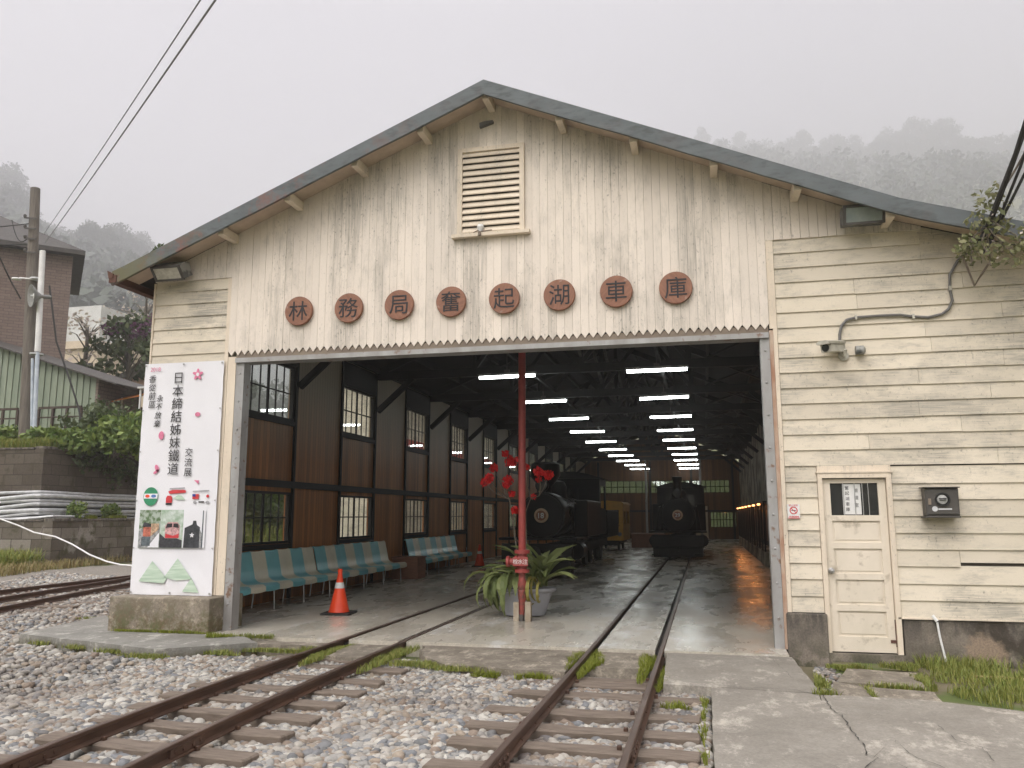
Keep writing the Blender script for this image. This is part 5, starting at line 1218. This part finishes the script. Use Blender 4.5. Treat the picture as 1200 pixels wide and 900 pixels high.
# utility pole
pb = at(30, 515, 26); pt = at(41.5, 221, 26); pb.z = 4.2
t = thing('utility_pole', 'grey weathered utility pole with a white conduit and a horn loudspeaker', 'utility pole', pb)
top = pt - pb
m = MB(); m.tube([(0, 0, -.3), top * .5, top], [.235, .205, .175], 16); m.build('pole', M['polewood'], t, True)
m = MB(); c0, c1 = at(50, 294, 25.75) - pb, at(44, 412, 25.75) - pb; m.tube([c1, c0], .105, 12); m.build('conduit', M['white'], t, True)
m = MB(); m.tube([at(44, 413, 25.74) - pb, at(40, 512, 25.74) - pb], .075, 10); m.tube([at(38, 420, 25.72) - pb, at(37, 512, 25.72) - pb], .05, 8); m.build('conduit', pm('pale_blue_conduit', (.55, .60, .66), (.42, .48, .56), 4), t, True)
hs_ = at(43, 347, 25.6) - pb
m = MB(); m.lathe([(.04, .34), (.06, .30), (.05, .12), (.12, .02), (.29, -.12), (.30, -.14), (.25, -.13), (.08, .0), (.06, -.05), (.0, -.07)], (0, 0, 0), 'y', 24); o = m.build('horn_speaker', pm('horn_grey', (.30, .30, .29), (.20, .20, .19), 5), t, True); o.location = hs_; o.rotation_euler = (.1, 0, -.55); o.scale = (1.45, 1.45, 1.45)
m = MB(); m.lathe([(.07, 0), (.0, -.03)], (0, -.07, 0), 'y', 14); m.build('speaker_cap', M['white'], o, True)
m = MB()
for py in (296, 308, 320, 336): m = MB(); a = at(42, py - 40, 25.8) - pb; m.bar(a, a + Vector((-.45, -.1, .04)), .05, .05); m.lathe([(.03, 0), (.06, .03), (.06, .1), (.03, .13)], tuple(a + Vector((-.42, -.1, .04))), 'z', 10); m.build('insulator', M['darkmetal'], t)
m = MB(); a = at(38, 327, 25.7) - pb; m.tube([a, a + Vector((-.5, -.1, .05))], .03, 6); m.lathe([(.05, .05), (.16, .02), (.17, -.03), (.0, -.06)], tuple(a + Vector((-.62, -.12, .02))), 'z', 14); m.build('lamp_arm', M['white'], t, True)
m = MB()
for py in (327, 348, 415): a = at(43, py, 25.85) - pb; m.lathe([(.24, -.03), (.24, .03)], tuple(a), 'z', 18)
m.build('pole_band', M['pvc'], t)
# overhead wires
def sag(a, c, s, n=14): return [a + (c - a) * (k / n) - Vector((0, 0, s * 4 * (k / n) * (1 - k / n))) for k in range(n + 1)]
def wire(name, pts, rad, label, mat=None):
    m = MB(); m.tube(pts, rad, 6); return tag(m.build(name, mat or M['blackcable'], None, True), label, 'wire')
gw = flat('grey_wire', (.25, .25, .26), .5)
a = at(53, 284, 25.9); wire('overhead_wire', sag(a, at(262, -14, 7), .05), .012, 'lower thin grey overhead wire running from the pole up across the sky', gw)
a = at(50, 276, 26.1); wire('overhead_wire', sag(a, at(244, -14, 7.2), .05), .009, 'upper thin grey overhead wire running from the pole up across the sky', gw)
a = at(36, 262, 26); wire('service_wire', sag(a, a + Vector((-14, -2, .5)), .4), .022, 'topmost black service wire leaving the pole to the left')
a = at(35, 275, 26); wire('service_wire', sag(a, at(14, 258, 26), .55), .02, 'short black wire looping below the topmost service wire at the pole')
a = at(35, 286, 26); wire('service_wire', sag(a, a + Vector((-14, -3, 1.4)), .5), .022, 'lowest black service wire leaving the pole to the left')
wire('stay_wire', [at(24, 350, 25.5), at(12, 328, 24), at(-20, 260, 20)], .025, 'black stay wire slanting down past the left of the pole')
wire('dangling_cable', [at(58, 335, 27), at(66, 400, 27), at(80, 440, 27), at(92, 478, 27), at(96, 500, 26.9)], .035, 'brown cable hanging down across the green metal shed')

# green corrugated shed
gs = thing('green_metal_shed', 'pale green corrugated metal shed with a dark sloping roof edge on the terrace', 'shed', (-26.2, 31, 4.2))
m = MB(); n = 110; W_ = 9.5; zt = lambda x: 3.45 + (-x) * .30
for k in range(n):
    x0, x1 = -W_ * k / n, -W_ * (k + 1) / n; d = .0 if (k % 4) in (0, 1) else .05
    m.add([(x0, d, -.6), (x1, d, -.6), (x1, d, zt(x1)), (x0, d, zt(x0))], [(0, 1, 2, 3)])
    d2 = .0 if ((k + 1) % 4) in (0, 1) else .05
    if d2 != d: m.add([(x1, d, -.6), (x1, d2, -.6), (x1, d2, zt(x1)), (x1, d, zt(x1))], [(0, 1, 2, 3)])
m.box(-W_, -.02, .08, 4.5, -.6, 3.3); m.build('corrugated_wall', M['green_sheet'], gs)
m = MB(); m.box(-.015, .12, .0, 4.5, -.6, 3.4); m.build('end_wall', M['brownclad'], gs)
m = MB(); m.prism([(1.3, 3.0), (-W_, zt(-W_) + .03), (-W_, zt(-W_) + .10), (1.3, 3.07)], 'y', -.35, 4.9); m.build('roof', M['tile'], gs)
# brown building behind
bb = thing('brown_clad_house', 'tall brown clad house with a dark tiled hip roof behind the green shed', 'house', (-33.4, 37, 5), .74)
m = MB(); m.box(-12, 0, 0, 8, -1, 11.05); m.build('wall', M['brownclad'], bb)
m = MB(); e = .55
m.add([(e, -e, 10.9), (-13, -e, 10.9), (-13, 9, 10.9), (e, 9, 10.9), (-3.8, 4, 13.6), (-12, 4, 13.6)], [(0, 1, 5, 4), (1, 2, 5), (2, 3, 4, 5), (3, 0, 4), (3, 2, 1, 0)])
rf2 = m.build('roof', M['tile'], bb); m = MB(); m.box(-13.02, e + .02, -e - .02, 9.02, 10.65, 10.895); m.build('eave_board', M['tile'], rf2)
m = MB(); m.box(-5.2, -3.9, -.04, .1, 7.6, 9.0); w_ = m.build('window', M['darkglass'], bb); m = MB(); m.box(-5.3, -3.8, -.06, -.041, 7.5, 7.62); m.box(-5.3, -3.8, -.06, -.041, 8.98, 9.1); m.build('window_frame', M['fencewood'], w_)
# cream house far up
ch = thing('cream_house', 'far cream and white rendered house beyond the brown house corner', 'house', (-54.4, 60, 8))
m = MB(); m.box(0, 3.6, 0, 6, -4, 7.9); m.build('wall', M['creamwall'], ch)
m = MB(); m.box(-.1, 3.7, -.12, 6, 8.6, 11.7); m.build('upper_wall', M['whitewall'], ch)
m = MB(); m.box(-.2, 3.8, -.3, 6, 7.905, 8.2); m.box(-.15, 3.75, -.2, 6, 8.205, 8.595); m.build('cornice', M['creamwall'], ch)
m = MB(); m.box(1.2, 3.2, -.06, .1, 4.4, 6.6); m.build('window', M['darkglass'], ch)
ph = thing('pink_house', 'low pinkish house half hidden behind the flowering tree', 'house', (-40.2, 50, 6))
m = MB(); m.box(0, 7, 0, 5, -2, 5.2); m.build('wall', pm('pink_render', (.60, .42, .33), (.52, .36, .28), 2), ph)
m = MB(); m.prism([(-.5, 5.2), (3.5, 6.6), (7.5, 5.2)], 'y', -.5, 5.5); m.build('roof', M['tile'], ph)
for q in (1, 3, 5):
    m = MB(); m.box(q, q + 1, -.05, .1, 2.6, 4); w_ = m.build('window', M['darkglass'], ph)
# stall with an orange awning
aw = at(132, 464, 32); st = thing('awning_stall', 'small stall with an orange striped awning on the terrace by the flowering tree', 'stall', (aw.x, 32, 4.9))
m = MB(); zt_ = aw.z - 4.9; m.add([(0, -.1, zt_ - .25), (1.45, -.1, zt_ - .05), (1.45, .9, zt_ + .3), (0, .9, zt_ + .1), (0, -.1, zt_ - .29), (1.45, -.1, zt_ - .09), (1.45, .9, zt_ + .26), (0, .9, zt_ + .06)], [(0, 1, 2, 3), (7, 6, 5, 4), (0, 4, 5, 1), (1, 5, 6, 2), (2, 6, 7, 3), (3, 7, 4, 0)]); m.build('awning', M['awning'], st)
m = MB(); m.box(1.5, 3.6, -.3, 1.2, zt_ + .25, zt_ + .33); m.build('roof', M['whitewall'], st)
m = MB(); m.box(1.55, 1.62, -.2, -.13, -.6, zt_ + .248); m.build('post', M['white'], st); m = MB(); m.box(.05, .11, .5, .56, -.6, zt_); m.build('post', M['white'], st)
m = MB(); m.box(1.7, 3.5, .1, .2, -.6, zt_ + .249); m.build('back_panel', M['darkmetal'], st); m = MB(); m.box(1.7, 3.5, -.25, .05, zt_ - .6, zt_ - .1); m.build('sign_panel', M['creamwall'], st)
# dark wooden rail fence along the terrace edge
def fence(p0, p1, label):
    t = thing('rail_fence', label, 'fence', p0); d = p1 - p0; d.z = 0; n = max(2, int(d.length / .55)); z = .95
    m = MB(); m.bar((0, 0, z), d + Vector((0, 0, z)), .09, .09); m.bar((0, 0, .55), d + Vector((0, 0, .55)), .05, .06); m.build('fence_rail', M['fencewood'], t)
    for k in range(n + 1):
        m = MB(); q = d * (k / n); m.bar(q + Vector((0, 0, -.4)), q + Vector((0, 0, z - .05)), .09, .09); m.build('fence_post', M['fencewood'], t)
a, c = at(-30, 482, 28.5), at(21, 481, 28.5); z = 5.0; fence(Vector((a.x, 28.5, z)), Vector((c.x, 28.5, z)), 'dark wooden rail fence left of the utility pole')
a, c = at(46, 479, 28.5), at(95, 484, 28.5); fence(Vector((a.x, 28.5, z)), Vector((c.x, 28.5, z)), 'dark wooden rail fence between the pole and the bushes')

# cream boarded building along the bank outside the side windows
hx = thing('boarded_house', 'cream boarded house with a red band seen through the left side windows', 'house', (-14.2, 33.5, 0))
m = MB()
for k in range(40): m.add([(.03, 0, .2 * k - .4), (.03, 26, .2 * k - .4), (.008, 26, .2 * k - .195), (.008, 0, .2 * k - .195)], [(0, 1, 2, 3)])
m.box(-2.5, 0, 0, 26, -.4, 7.6); m.build('wall', M['siding'], hx)
m = MB(); m.box(.0, .06, 0, 26, 4.9, 5.25); m.build('red_band', flat('red_band', (.5, .06, .05)), hx)
m = MB(); m.prism([(-3.6, 7.6), (.6, 7.6), (-1.5, 9)], 'y', -.5, 26.5); m.build('roof', M['tile'], hx)
# ------------------------------------------------------------------ plants
def shrub(name, label, c, rad, hgt, n, mat, seed, leafs=.11, cat='shrub', group=None):
    r = np.random.default_rng(seed); t = thing(name, label, cat, c, 0, group)
    k = max(5, n // 60); th = r.random(k) * 6.28; rr = np.sqrt(r.random(k)); C = np.stack([rad * rr * np.cos(th), rad * rr * np.sin(th), hgt * (.25 + .65 * r.random(k)) * (1 - .45 * rr)], 1)
    V, F = leaf_cloud(C, 60, (rad * .42, rad * .42, hgt * .28), leafs, seed); fastmesh('foliage', V, F, mat, t)
    m = MB()
    for q in C[:8]: m.tube([(0, 0, -.1), tuple(q * .5 + np.array([0, 0, .05])), tuple(q)], [.02, .012, .006], 5)
    m.build('stem', M['twig'], t)
    return t
def on_bank(px, py, y): p = at(px, py, y); return (p.x, y, float(bank_z(p.x, y)) - .05)
BUSH = [(8, 26.2, .9, .9, 'yellow green bush at the far left end of the terrace edge', 'bush'), (62, 25.6, .8, .95, 'light green leafy bush right beside the utility pole', 'bush'), (88, 25.8, .9, 1.0, 'pale fern like bush in front of the right fence end', 'bush'),
        (112, 27.0, 1.1, 2.1, 'tall dark green bush at the end of the green shed', 'darkbush'), (135, 26.6, 1.1, 1.7, 'broad mid green bush above the upper wall', 'bush'), (158, 27.5, 1.2, 1.9, 'dense green bush just left of the banner', 'bush'), (128, 30.5, 1.3, 2.6, 'dark bush under the orange awning', 'darkbush'), (172, 29.5, 1.2, 2.0, 'green bush partly behind the white banner', 'darkbush')]
for i, (px_, yy, rad, hg, lab, mt) in enumerate(BUSH): shrub('bush', lab, on_bank(px_, 510, yy), rad, hg, 1500, M[mt], 40 + i, .13)
for i in range(9):
    shrub('bush', ['leafy green bush on the bank outside the shed windows', 'dark green bush on the bank outside the shed windows'][i % 2], (-22.4 - 1.3 * (i % 3), 31.5 + 2.2 * i, .2 + .9 * (i % 3)), 1.5, 2.4, 1100, M[['bush', 'darkbush'][i % 2]], 70 + i, .17, group='bushes on the bank beside the shed')
# creeper hanging over the upper wall by the banner
x, y = scatter_poly([(-30, 31), (-19.5, 31), (-19.5, 60), (-30, 60)], 14000, 93); V, F = blades(x, y, np.clip((-20.0 - x) * .45, -.1, 4), .55, .07, 94, .9); tag(fastmesh('grass', V, F, M['grass']), 'green grassy bank seen through the side windows of the shed', 'grass', kind='stuff')
m = MB(); m.prism([(-20, -.3), (-20, -.05), (-30, 4.4), (-60, 4.6), (-60, -.3)], 'y', 31.0, 90); struct(m.build('grass_bank', M['earth']))
V, F = leaf_cloud([(WX2 + .15, 25.6 + .35 * k, 3.75 - .25 * abs(math.sin(k * 1.3)) - .5 * (k > 4) * abs(math.cos(k))) for k in range(12)], 70, (.25, .4, .5), .10, 91, droop=.8)
tag(fastmesh('hanging_creeper', V, F, M['darkbush']), 'green creeper hanging over the upper wall near the banner', 'creeper')
# weeds on the ledge, moss cushions
for i, (yy, xx) in enumerate(((25.0, -21.55), (26.6, -21.5), (26.9, -21.75))): shrub('weed_clump', ['thin green weed growing before the pipes above the light wall corner', 'taller green weed growing among the moss on the lower wall', 'small green weed behind the moss on the lower wall'][i], (xx, yy, 1.36), .32, .85 - .1 * i, 420, M['bush'], 110 + i, .07, 'weed')
r = np.random.default_rng(4); n = 9000; yy = 25.2 + r.random(n) * 10; xx = WX1 - .45 * r.random(n) + .02; k = (np.sin(yy * 3.1) + np.sin(yy * 1.3 + 1)) > -.6
V, F = blades(xx[k], yy[k], 1.42, .13, .03, 5, .5); tag(fastmesh('moss', V, F, M['moss']), 'bright green moss cushions on top of the lower block wall', 'moss', kind='stuff')
r = np.random.default_rng(14); n = 5000; xx = -22.4 - .5 * r.random(n); yy = 24.3 + 9 * r.random(n); x2 = -22.5 - 8 * r.random(n); y2 = 24.3 + .9 * r.random(n)
V, F = blades(np.concatenate([xx, x2]), np.concatenate([yy, y2]), 3.86, .36, .045, 15, .9); tag(fastmesh('grass', V, F, M['grass']), 'fringe of yellow green grass along the top of the upper wall', 'grass', kind='stuff')
# grass strip below the lower wall and along the siding
x, y = scatter_poly([(-30, 19.5), (-19.0, 19.0), (-19.8, 21.8), (-21.1, 28), (-21.15, 23.6), (-30, 23.5)], 20000, 33); V, F = blades(x, y, ZG - .02, .24, .035, 6, .9); tag(fastmesh('grass', V, F, M['drygrass']), 'dry yellowing grass strip at the foot of the lower wall', 'grass', kind='stuff')
x, y = scatter_poly([(-30, 21.2), (-21.0, 21.6), (-21.3, 23.5), (-30, 23.5)], 9000, 34); V, F = blades(x, y, ZG, .5, .05, 8, .9); tag(fastmesh('grass', V, F, M['grass']), 'green grass tufts against the foot of the lower wall', 'grass', kind='stuff')
# green growth in the joints of the yard
def tufts(label, spots, h, wd, mat, seed, per=220):
    r = np.random.default_rng(seed); xs, ys, zs = [], [], []
    for cx, cy_, rx, ry, zb, dens in spots:
        n = int(per * dens); a = r.random(n) * 6.283; q = np.sqrt(r.random(n)); wob = 1 + .35 * np.sin(a * 3 + cx * 9)
        xs.append(cx + rx * q * np.cos(a) * wob); ys.append(cy_ + ry * q * np.sin(a) * wob); zs.append(np.full(n, zb))
    V, F = blades(np.concatenate(xs), np.concatenate(ys), np.concatenate(zs), h, wd, seed, 1.0); return tag(fastmesh('grass', V, F, M[mat]), label, 'grass', kind='stuff')
slab('soil_strip', [(1.2, 8.0), (1.9, 7.98), (4.0, 7.05), (9, 5.75), (9, 10.36), (1.36, 10.36)], -.4, -.118, M['earth'], .02, 31)
tufts('green moss and weeds growing along the right track at the shed threshold', [(RT - GA + .11, 9.35, .09, .75, -.06, 4), (RT - GA - .12, 9.4, .05, .5, -.06, 1), (RT + GA - .12, 9.2, .09, .7, -.06, 3), (RT + GA + .09, 8.6, .06, .5, -.08, 1.6), (-.06, 7.75, .03, .2, -.11, .3), (-.07, 7.3, .02, .15, -.11, .15), (-.07, 6.75, .03, .25, -.11, .25), (-.06, 6.1, .025, .12, -.11, .12), (-.08, 5.3, .03, .3, -.11, .2), (-1.75, 8.52, .16, .07, -.1, 1.6), (-2.25, 8.55, .14, .06, -.1, 1), (-.3, 7.6, .12, .05, -.11, .5)], .055, .008, 'moss', 51, 420)
tufts('green weeds growing between the rails of the left track at the shed threshold', [(LT - GA + .13, 9.35, .1, .75, -.07, 4), (LT + GA + .12, 9.2, .12, .75, -.07, 3.2), (LT + GA + .5, 8.95, .35, .11, -.09, 1.5), (-2.6, 8.72, .3, .08, -.08, 1.1), (-3.0, 8.9, .2, .15, -.09, .8)], .05, .009, 'grass', 52, 420)
tufts('green weeds along the foot of the concrete pad under the banner', [(-5.2, 9.5, .5, .11, -.1, 1.6), (-5.9, 9.2, .4, .10, -.1, 1.3), (-6.45, 8.78, .3, .08, -.1, 1.2), (-7.1, 9.0, .22, .05, -.1, .5), (-7.75, 9.18, .2, .05, -.1, .4), (-8.4, 9.36, .2, .05, -.1, .3), (-5.75, 9.98, .35, .05, -.02, 1.0), (-4.8, 9.66, .12, .05, -.1, .4)], .05, .011, 'grass', 53, 420)
tufts('moss on the edge of the pad below the plinth', [(-7.5, 10.02, .45, .04, 0, 1.5), (-6.8, 10.02, .4, .04, 0, 1.3), (-6.2, 9.85, .18, .1, 0, 1.4), (-9.3, 11.8, .5, .25, -.1, 2), (-9.0, 13.4, .5, .4, -.1, 1.2)], .035, .008, 'moss', 54, 420)
x, y = scatter_poly([(2.05, 9.2), (2.2, 8.55), (2.6, 8.0), (3.4, 7.7), (7, 6.4), (7, 10.3), (2.5, 10.3)], 34000, 35); kk = (np.sin(x * 4 + y * 3) + np.sin(y * 7 - x) + .8 * np.sin(x * 17) * np.sin(y * 15)) > -.95
V, F = blades(x[kk], y[kk], -.11, .085, .010, 57, 1.1); tag(fastmesh('grass', V, F, M['grass']), 'ragged green grass patch under the stained foundation on the right', 'grass', kind='stuff')
x, y = scatter_poly([(2.15, 9.95), (5.5, 9.75), (5.5, 10.38), (2.15, 10.38)], 3200, 36); kk = np.sin(x * 5 + 1) + np.sin(x * 11.3) > -.5; V, F = blades(x[kk], y[kk], -.11, .125, .011, 58, 1.1); tag(fastmesh('grass', V, F, M['grass']), 'taller weeds against the stained foundation', 'grass', kind='stuff')
tufts('weeds in the cracks of the stepping slabs by the door', [(1.45, 9.8, .2, .1, -.1, 1.4), (2.0, 9.85, .18, .12, -.08, 2), (1.05, 8.9, .06, .25, -.1, 1), (1.42, 8.35, .02, .3, -.09, .5), (1.7, 8.74, .28, .03, -.09, .9), (.98, 8.06, .1, .04, -.04, .5), (2.05, 9.2, .08, .35, -.1, 1.2)], .06, .009, 'grass', 59, 380)
x, y = scatter_poly([(1.02, 8.05), (1.5, 8.0), (2.1, 9.65), (1.3, 10.2), (1.1, 9.9)], 1400, 60); stones('gravel', x, y, .022, 61, 1, 'small loose stones by the door step')

# cable bundle with flowering vine at the right eave
r = random.Random(12); A = at(1158, 262, 9.75)
for k in range(4):
    e = at(1222 + 3 * k, 78 + 9 * k, 8.6 + .12 * k); s = A + Vector((.04 * k, .02 * k, r.uniform(-.05, .05))); mid = (s + e) / 2 + Vector((r.uniform(-.03, .03), 0, -.05 - .02 * k))
    m = MB(); m.tube([s + Vector((-.12, .1, -.25)), s, mid, e, e + (e - mid) * 6], .016 if k else .024, 7); tag(m.build('black_cable', M['blackcable'], None, True), 'black cable of the bundle running up from the vine at the right eave', 'cable', 'bundled cables at the right eave')
m = MB(); m.tube([at(1128, 300, FY - .1), at(1142, 335, FY - .15), at(1150, 322, FY - .2), at(1165, 300, FY - .2), at(1185, 290, 9.9)], .012, 7); tag(m.build('brown_cable', M['lintel'], None, True), 'brown drooping cable loop below the vine on the right siding', 'cable')
vn = thing('flowering_vine', 'green vine with small pale flowers tangled round the cables at the right eave', 'vine', A)
C = [at(*p) - A for p in ((1150, 235, 9.7), (1142, 262, 9.75), (1135, 285, 9.8), (1150, 285, 9.7), (1138, 300, 9.85), (1168, 262, 9.7), (1178, 290, 9.7), (1190, 275, 9.7), (1160, 300, 9.8), (1205, 285, 9.7), (1195, 300, 9.7), (1155, 250, 9.7), (1172, 245, 9.7), (1130, 290, 9.85), (1215, 300, 9.7), (1162, 225, 9.6))]
V, F = leaf_cloud([tuple(c) for c in C], 30, (.15, .16, .14), .042, 23); fastmesh('foliage', V, F, leaf('vine_leaves', (.13, .15, .06), (.27, .26, .13)), vn)
V, F = leaf_cloud([tuple(c) for c in C[:10]], 4, (.14, .16, .13), .035, 24, aspect=1); fastmesh('flower', V, F, M['blossom'], vn)
m = MB()
for k in range(7):
    p = Vector(C[k + 2]); m.tube([Vector((0, 0, -.05)), p * .5 + Vector((r.uniform(-.08, .08), -.04, .05)), p, p + Vector((r.uniform(-.1, .1), -.05, -.12))], .009, 5)
m.tube([A * 0, at(1180, 215, 9.6) - A, at(1192, 195, 9.5) - A, at(1203, 175, 9.4) - A], .012, 5); m.build('vine_stem', M['twig'], vn)
# plant growing on the left roof edge
p = at(185, 292, 9.95); t = thing('roof_weed', 'small dark weed growing on the left roof edge', 'weed', (p.x, 10.1, roof_z(p.x)))
V, F = leaf_cloud([(-.12, 0, .10), (0, 0, .14), (.14, 0, .12), (.05, .1, .1)], 22, (.1, .08, .05), .04, 31); fastmesh('foliage', V, F, M['darkbush'], t)
m = MB(); [m.tube([(0, 0, -.03), (q, 0, .13)], .006, 5) for q in (-.12, 0, .13)]; m.build('stem', M['twig'], t)

# ------------------------------------------------------------------ trees
def tree_mesh(seed, hgt, spread, kind, per=70, leafsz=.5):
    """crown cluster centres and the trunk with limbs"""
    r = random.Random(seed); C = []; m = MB(); tr = hgt * .035
    lean = r.uniform(-.04, .04) * hgt
    m.tube([(0, 0, -1), (lean * .4, 0, hgt * .35), (lean, 0, hgt * .7), (lean, 0, hgt * (.98 if kind == 'conifer' else .85))], [tr, tr * .75, tr * .45, tr * .12], 8)
    n = 34 if kind == 'conifer' else 30
    for k in range(n):
        a = r.uniform(0, 6.283)
        if kind == 'conifer':
            u = (k + .5) / n; z = hgt * (.22 + .76 * u); rr = spread * (1 - u) ** .8 * r.uniform(.45, 1.05)
        else:
            z = hgt * r.uniform(.42, .95); rr = spread * math.sin(min(1, (1.04 - z / hgt) * 2.2 + .15) * 1.57) * r.uniform(.35, 1.0)
        p = (lean + rr * math.cos(a), rr * math.sin(a), z); C.append(p)
        m.tube([(lean * .8, 0, max(hgt * .25, z - rr * .5 - hgt * .05)), (lean + rr * .6 * math.cos(a), rr * .6 * math.sin(a), z - rr * .1), p], [tr * .22, tr * .13, tr * .04], 5)
    s = spread * (.22 if kind == 'conifer' else .30)
    V, F = leaf_cloud(C, per, (s, s, s * .75), leafsz, seed)
    return V, F, m
TREEP = {}
def tree(label, loc, hgt, spread, kind, seed, group=None, per=70, mat='farleaf', leafsz=None, name='forest_tree'):
    key = (kind, seed % 4, mat, per)
    s0 = 1.0
    if key in TREEP and group:
        src, h0 = TREEP[key]; t = copy_tree(src); t['label'] = label; t['group'] = group; s0 = hgt / h0
        t.location = loc; t.scale = (s0, s0, s0); t.rotation_euler = (0, 0, rnd.uniform(0, 6.28)); return t
    t = thing(name, label, 'tree', loc, 0, group);
    V, F, m = tree_mesh(seed, hgt, spread, kind, per, leafsz or hgt * .028); fastmesh('crown', V, F, M[mat], t); m.build('trunk', M['bark'], t, True)
    if group: TREEP[key] = (t, hgt)
    return t
def hz(x, y): return float(hill_height(np.array([x]), np.array([y]))[0])
def ridge_tree(px, py, dist, kind, seed, label, group, wide=.33):
    d = ray(px, py); p = EYE + d * (dist * HS / math.hypot(d.x, d.y)); g_ = hz(p.x, p.y); h_ = max(22, min(80, p.z - g_)); tree(label, (p.x, p.y, p.z - h_), h_, h_ * wide, kind, seed, group, per=150, leafsz=h_ * .02)
TW = ['conifer', 'broadleaf']
g1 = 'misty trees on the left slope'
for i, (px_, py, dist, kd) in enumerate([(2, 192, 640, 1), (20, 226, 640, 1), (-25, 200, 650, 1), (45, 262, 660, 1), (62, 275, 670, 0), (82, 268, 680, 1), (105, 290, 600, 1), (118, 258, 560, 1), (131, 262, 565, 1), (136, 300, 570, 1), (155, 278, 700, 1), (168, 275, 700, 1), (178, 300, 690, 0), (95, 300, 520, 1), (70, 300, 520, 0), (30, 275, 520, 1), (8, 215, 520, 1), (118, 262, 500, 1), (128, 275, 490, 1), (152, 282, 560, 1), (100, 305, 480, 1), (85, 300, 530, 0), (140, 300, 470, 1), (60, 290, 500, 1)]):
    ridge_tree(px_, py, dist, TW[kd], 300 + i, 'misty grey green tree standing on the foggy slope at the left', g1, .36)
g2 = 'misty trees along the ridge at the right'
rr_ = random.Random(77)
for i, (px_, py, kd) in enumerate([(812, 164, 1), (822, 150, 0), (843, 164, 0), (868, 156, 0), (880, 168, 1), (905, 166, 1), (925, 165, 1), (941, 154, 0), (960, 168, 1), (975, 162, 1), (995, 161, 1), (1012, 166, 1), (1025, 163, 1), (1038, 154, 1), (1050, 158, 1), (1066, 148, 1), (1080, 138, 1), (1094, 140, 1), (1105, 146, 1), (1118, 160, 0), (1132, 164, 1), (1145, 161, 1), (1160, 168, 1), (1175, 160, 1), (1186, 158, 1), (1200, 156, 1), (1215, 150, 1), (1235, 158, 0)]):
    ridge_tree(px_, py, 905 + rr_.uniform(-25, 20), TW[kd], 400 + i, 'misty grey tree in the line along the foggy ridge at the right', g2, .40)
# the far wood on the slopes, one mass
def wood():
    r = np.random.default_rng(5); C = []; S = []
    for az0, az1, r0, r1, n in ((-62, -33, 150, 640, 1300), (-3, 40, 380, 880, 1300), (-85, -62, 200, 560, 150), (40, 60, 300, 800, 150), (-33, 4, 300, 860, 300)):
        a = np.radians(az0 + (az1 - az0) * r.random(n)); d = r0 + (r1 - r0) * r.random(n) ** .8
        d = d * HS; x = d * np.sin(a); y = d * np.cos(a); h = hill_height(x, y); t = HS * (14 + 12 * r.random(n))
        for q in range(5):
            C.append(np.stack([x + r.normal(0, 4.5, n), y + r.normal(0, 4.5, n), h + t * (.25 + .16 * q)], 1))
    return leaf_cloud(np.concatenate(C), 14, (6.2, 6.2, 4.8), 2.8, 6)
V, F = wood(); tag(fastmesh('wood', V, F, M['farleaf']), 'dense far woodland covering the foggy slopes', 'woodland', kind='stuff')
# nearer trees behind the terrace
p = at(150, 470, 42); tree('dark flowering tree with purple blossom and pale limbs behind the terrace', (p.x, 42, 7.0), 6.4, 2.6, 'broadleaf', 801, None, 42, 'darkbush', .24, 'flowering_tree')
tf = [o for o in COL.objects if o.get('label', '').startswith('dark flowering')][0]
V, F = leaf_cloud([(-1.0 + .7 * k, -.6 + .3 * (k % 3), 5.6 + .5 * math.sin(k * 2)) for k in range(6)], 55, (.7, .7, .4), .17, 88); fastmesh('blossom', V, F, M['purple'], tf)
p = at(100, 420, 46); tree('sparse tree with pale blossom on thin twigs before the cream house', (p.x, 46, 8), 7.2, 2.6, 'broadleaf', 802, None, 9, 'blossom', .17, 'blossom_tree')
p = at(172, 420, 52); tree('bare limbed tree, haze painted as pale leaves, behind the left corner of the shed', (p.x, 52, 8), 11.5, 3.6, 'broadleaf', 803, None, 16, 'blossom', .12, 'thin_tree')  # near tree, its leaf colour made pale to imitate haze
p = at(142, 420, 240); tree('grey green tree in mist above the flowering tree', (p.x, 240, 30), 44, 14, 'broadleaf', 804, None, 300, 'farleaf', .65, 'misty_tree')
p = at(176, 420, 270); tree('hazy tree standing behind the thin tree by the shed corner', (p.x, 270, 32), 50, 15, 'broadleaf', 805, None, 300, 'farleaf', .7, 'misty_tree')
p = at(108, 420, 290); tree('tall hazy tree rising beyond the cream house roof', (p.x, 290, 34), 66, 18, 'broadleaf', 806, None, 300, 'farleaf', .8, 'misty_tree')

# ------------------------------------------------------------------ mist
m = MB(); m.box(-2600, 2600, -2600, 2600, -12, 660)
hb = m.build('haze', bpy.data.materials.new('mist')); tag(hb, 'pale mist hanging over the yard and hills', 'mist', kind='stuff')
hm = hb.data.materials[0]; hm.use_nodes = True; ht = hm.node_tree; ht.nodes.clear()
ho = ht.nodes.new('ShaderNodeOutputMaterial'); pv = ht.nodes.new('ShaderNodeVolumePrincipled'); ht.links.new(pv.outputs[0], ho.inputs['Volume'])
pv.inputs['Color'].default_value = (.975, .975, 1.0, 1); pv.inputs['Density'].default_value = .00125; pv.inputs['Anisotropy'].default_value = .55
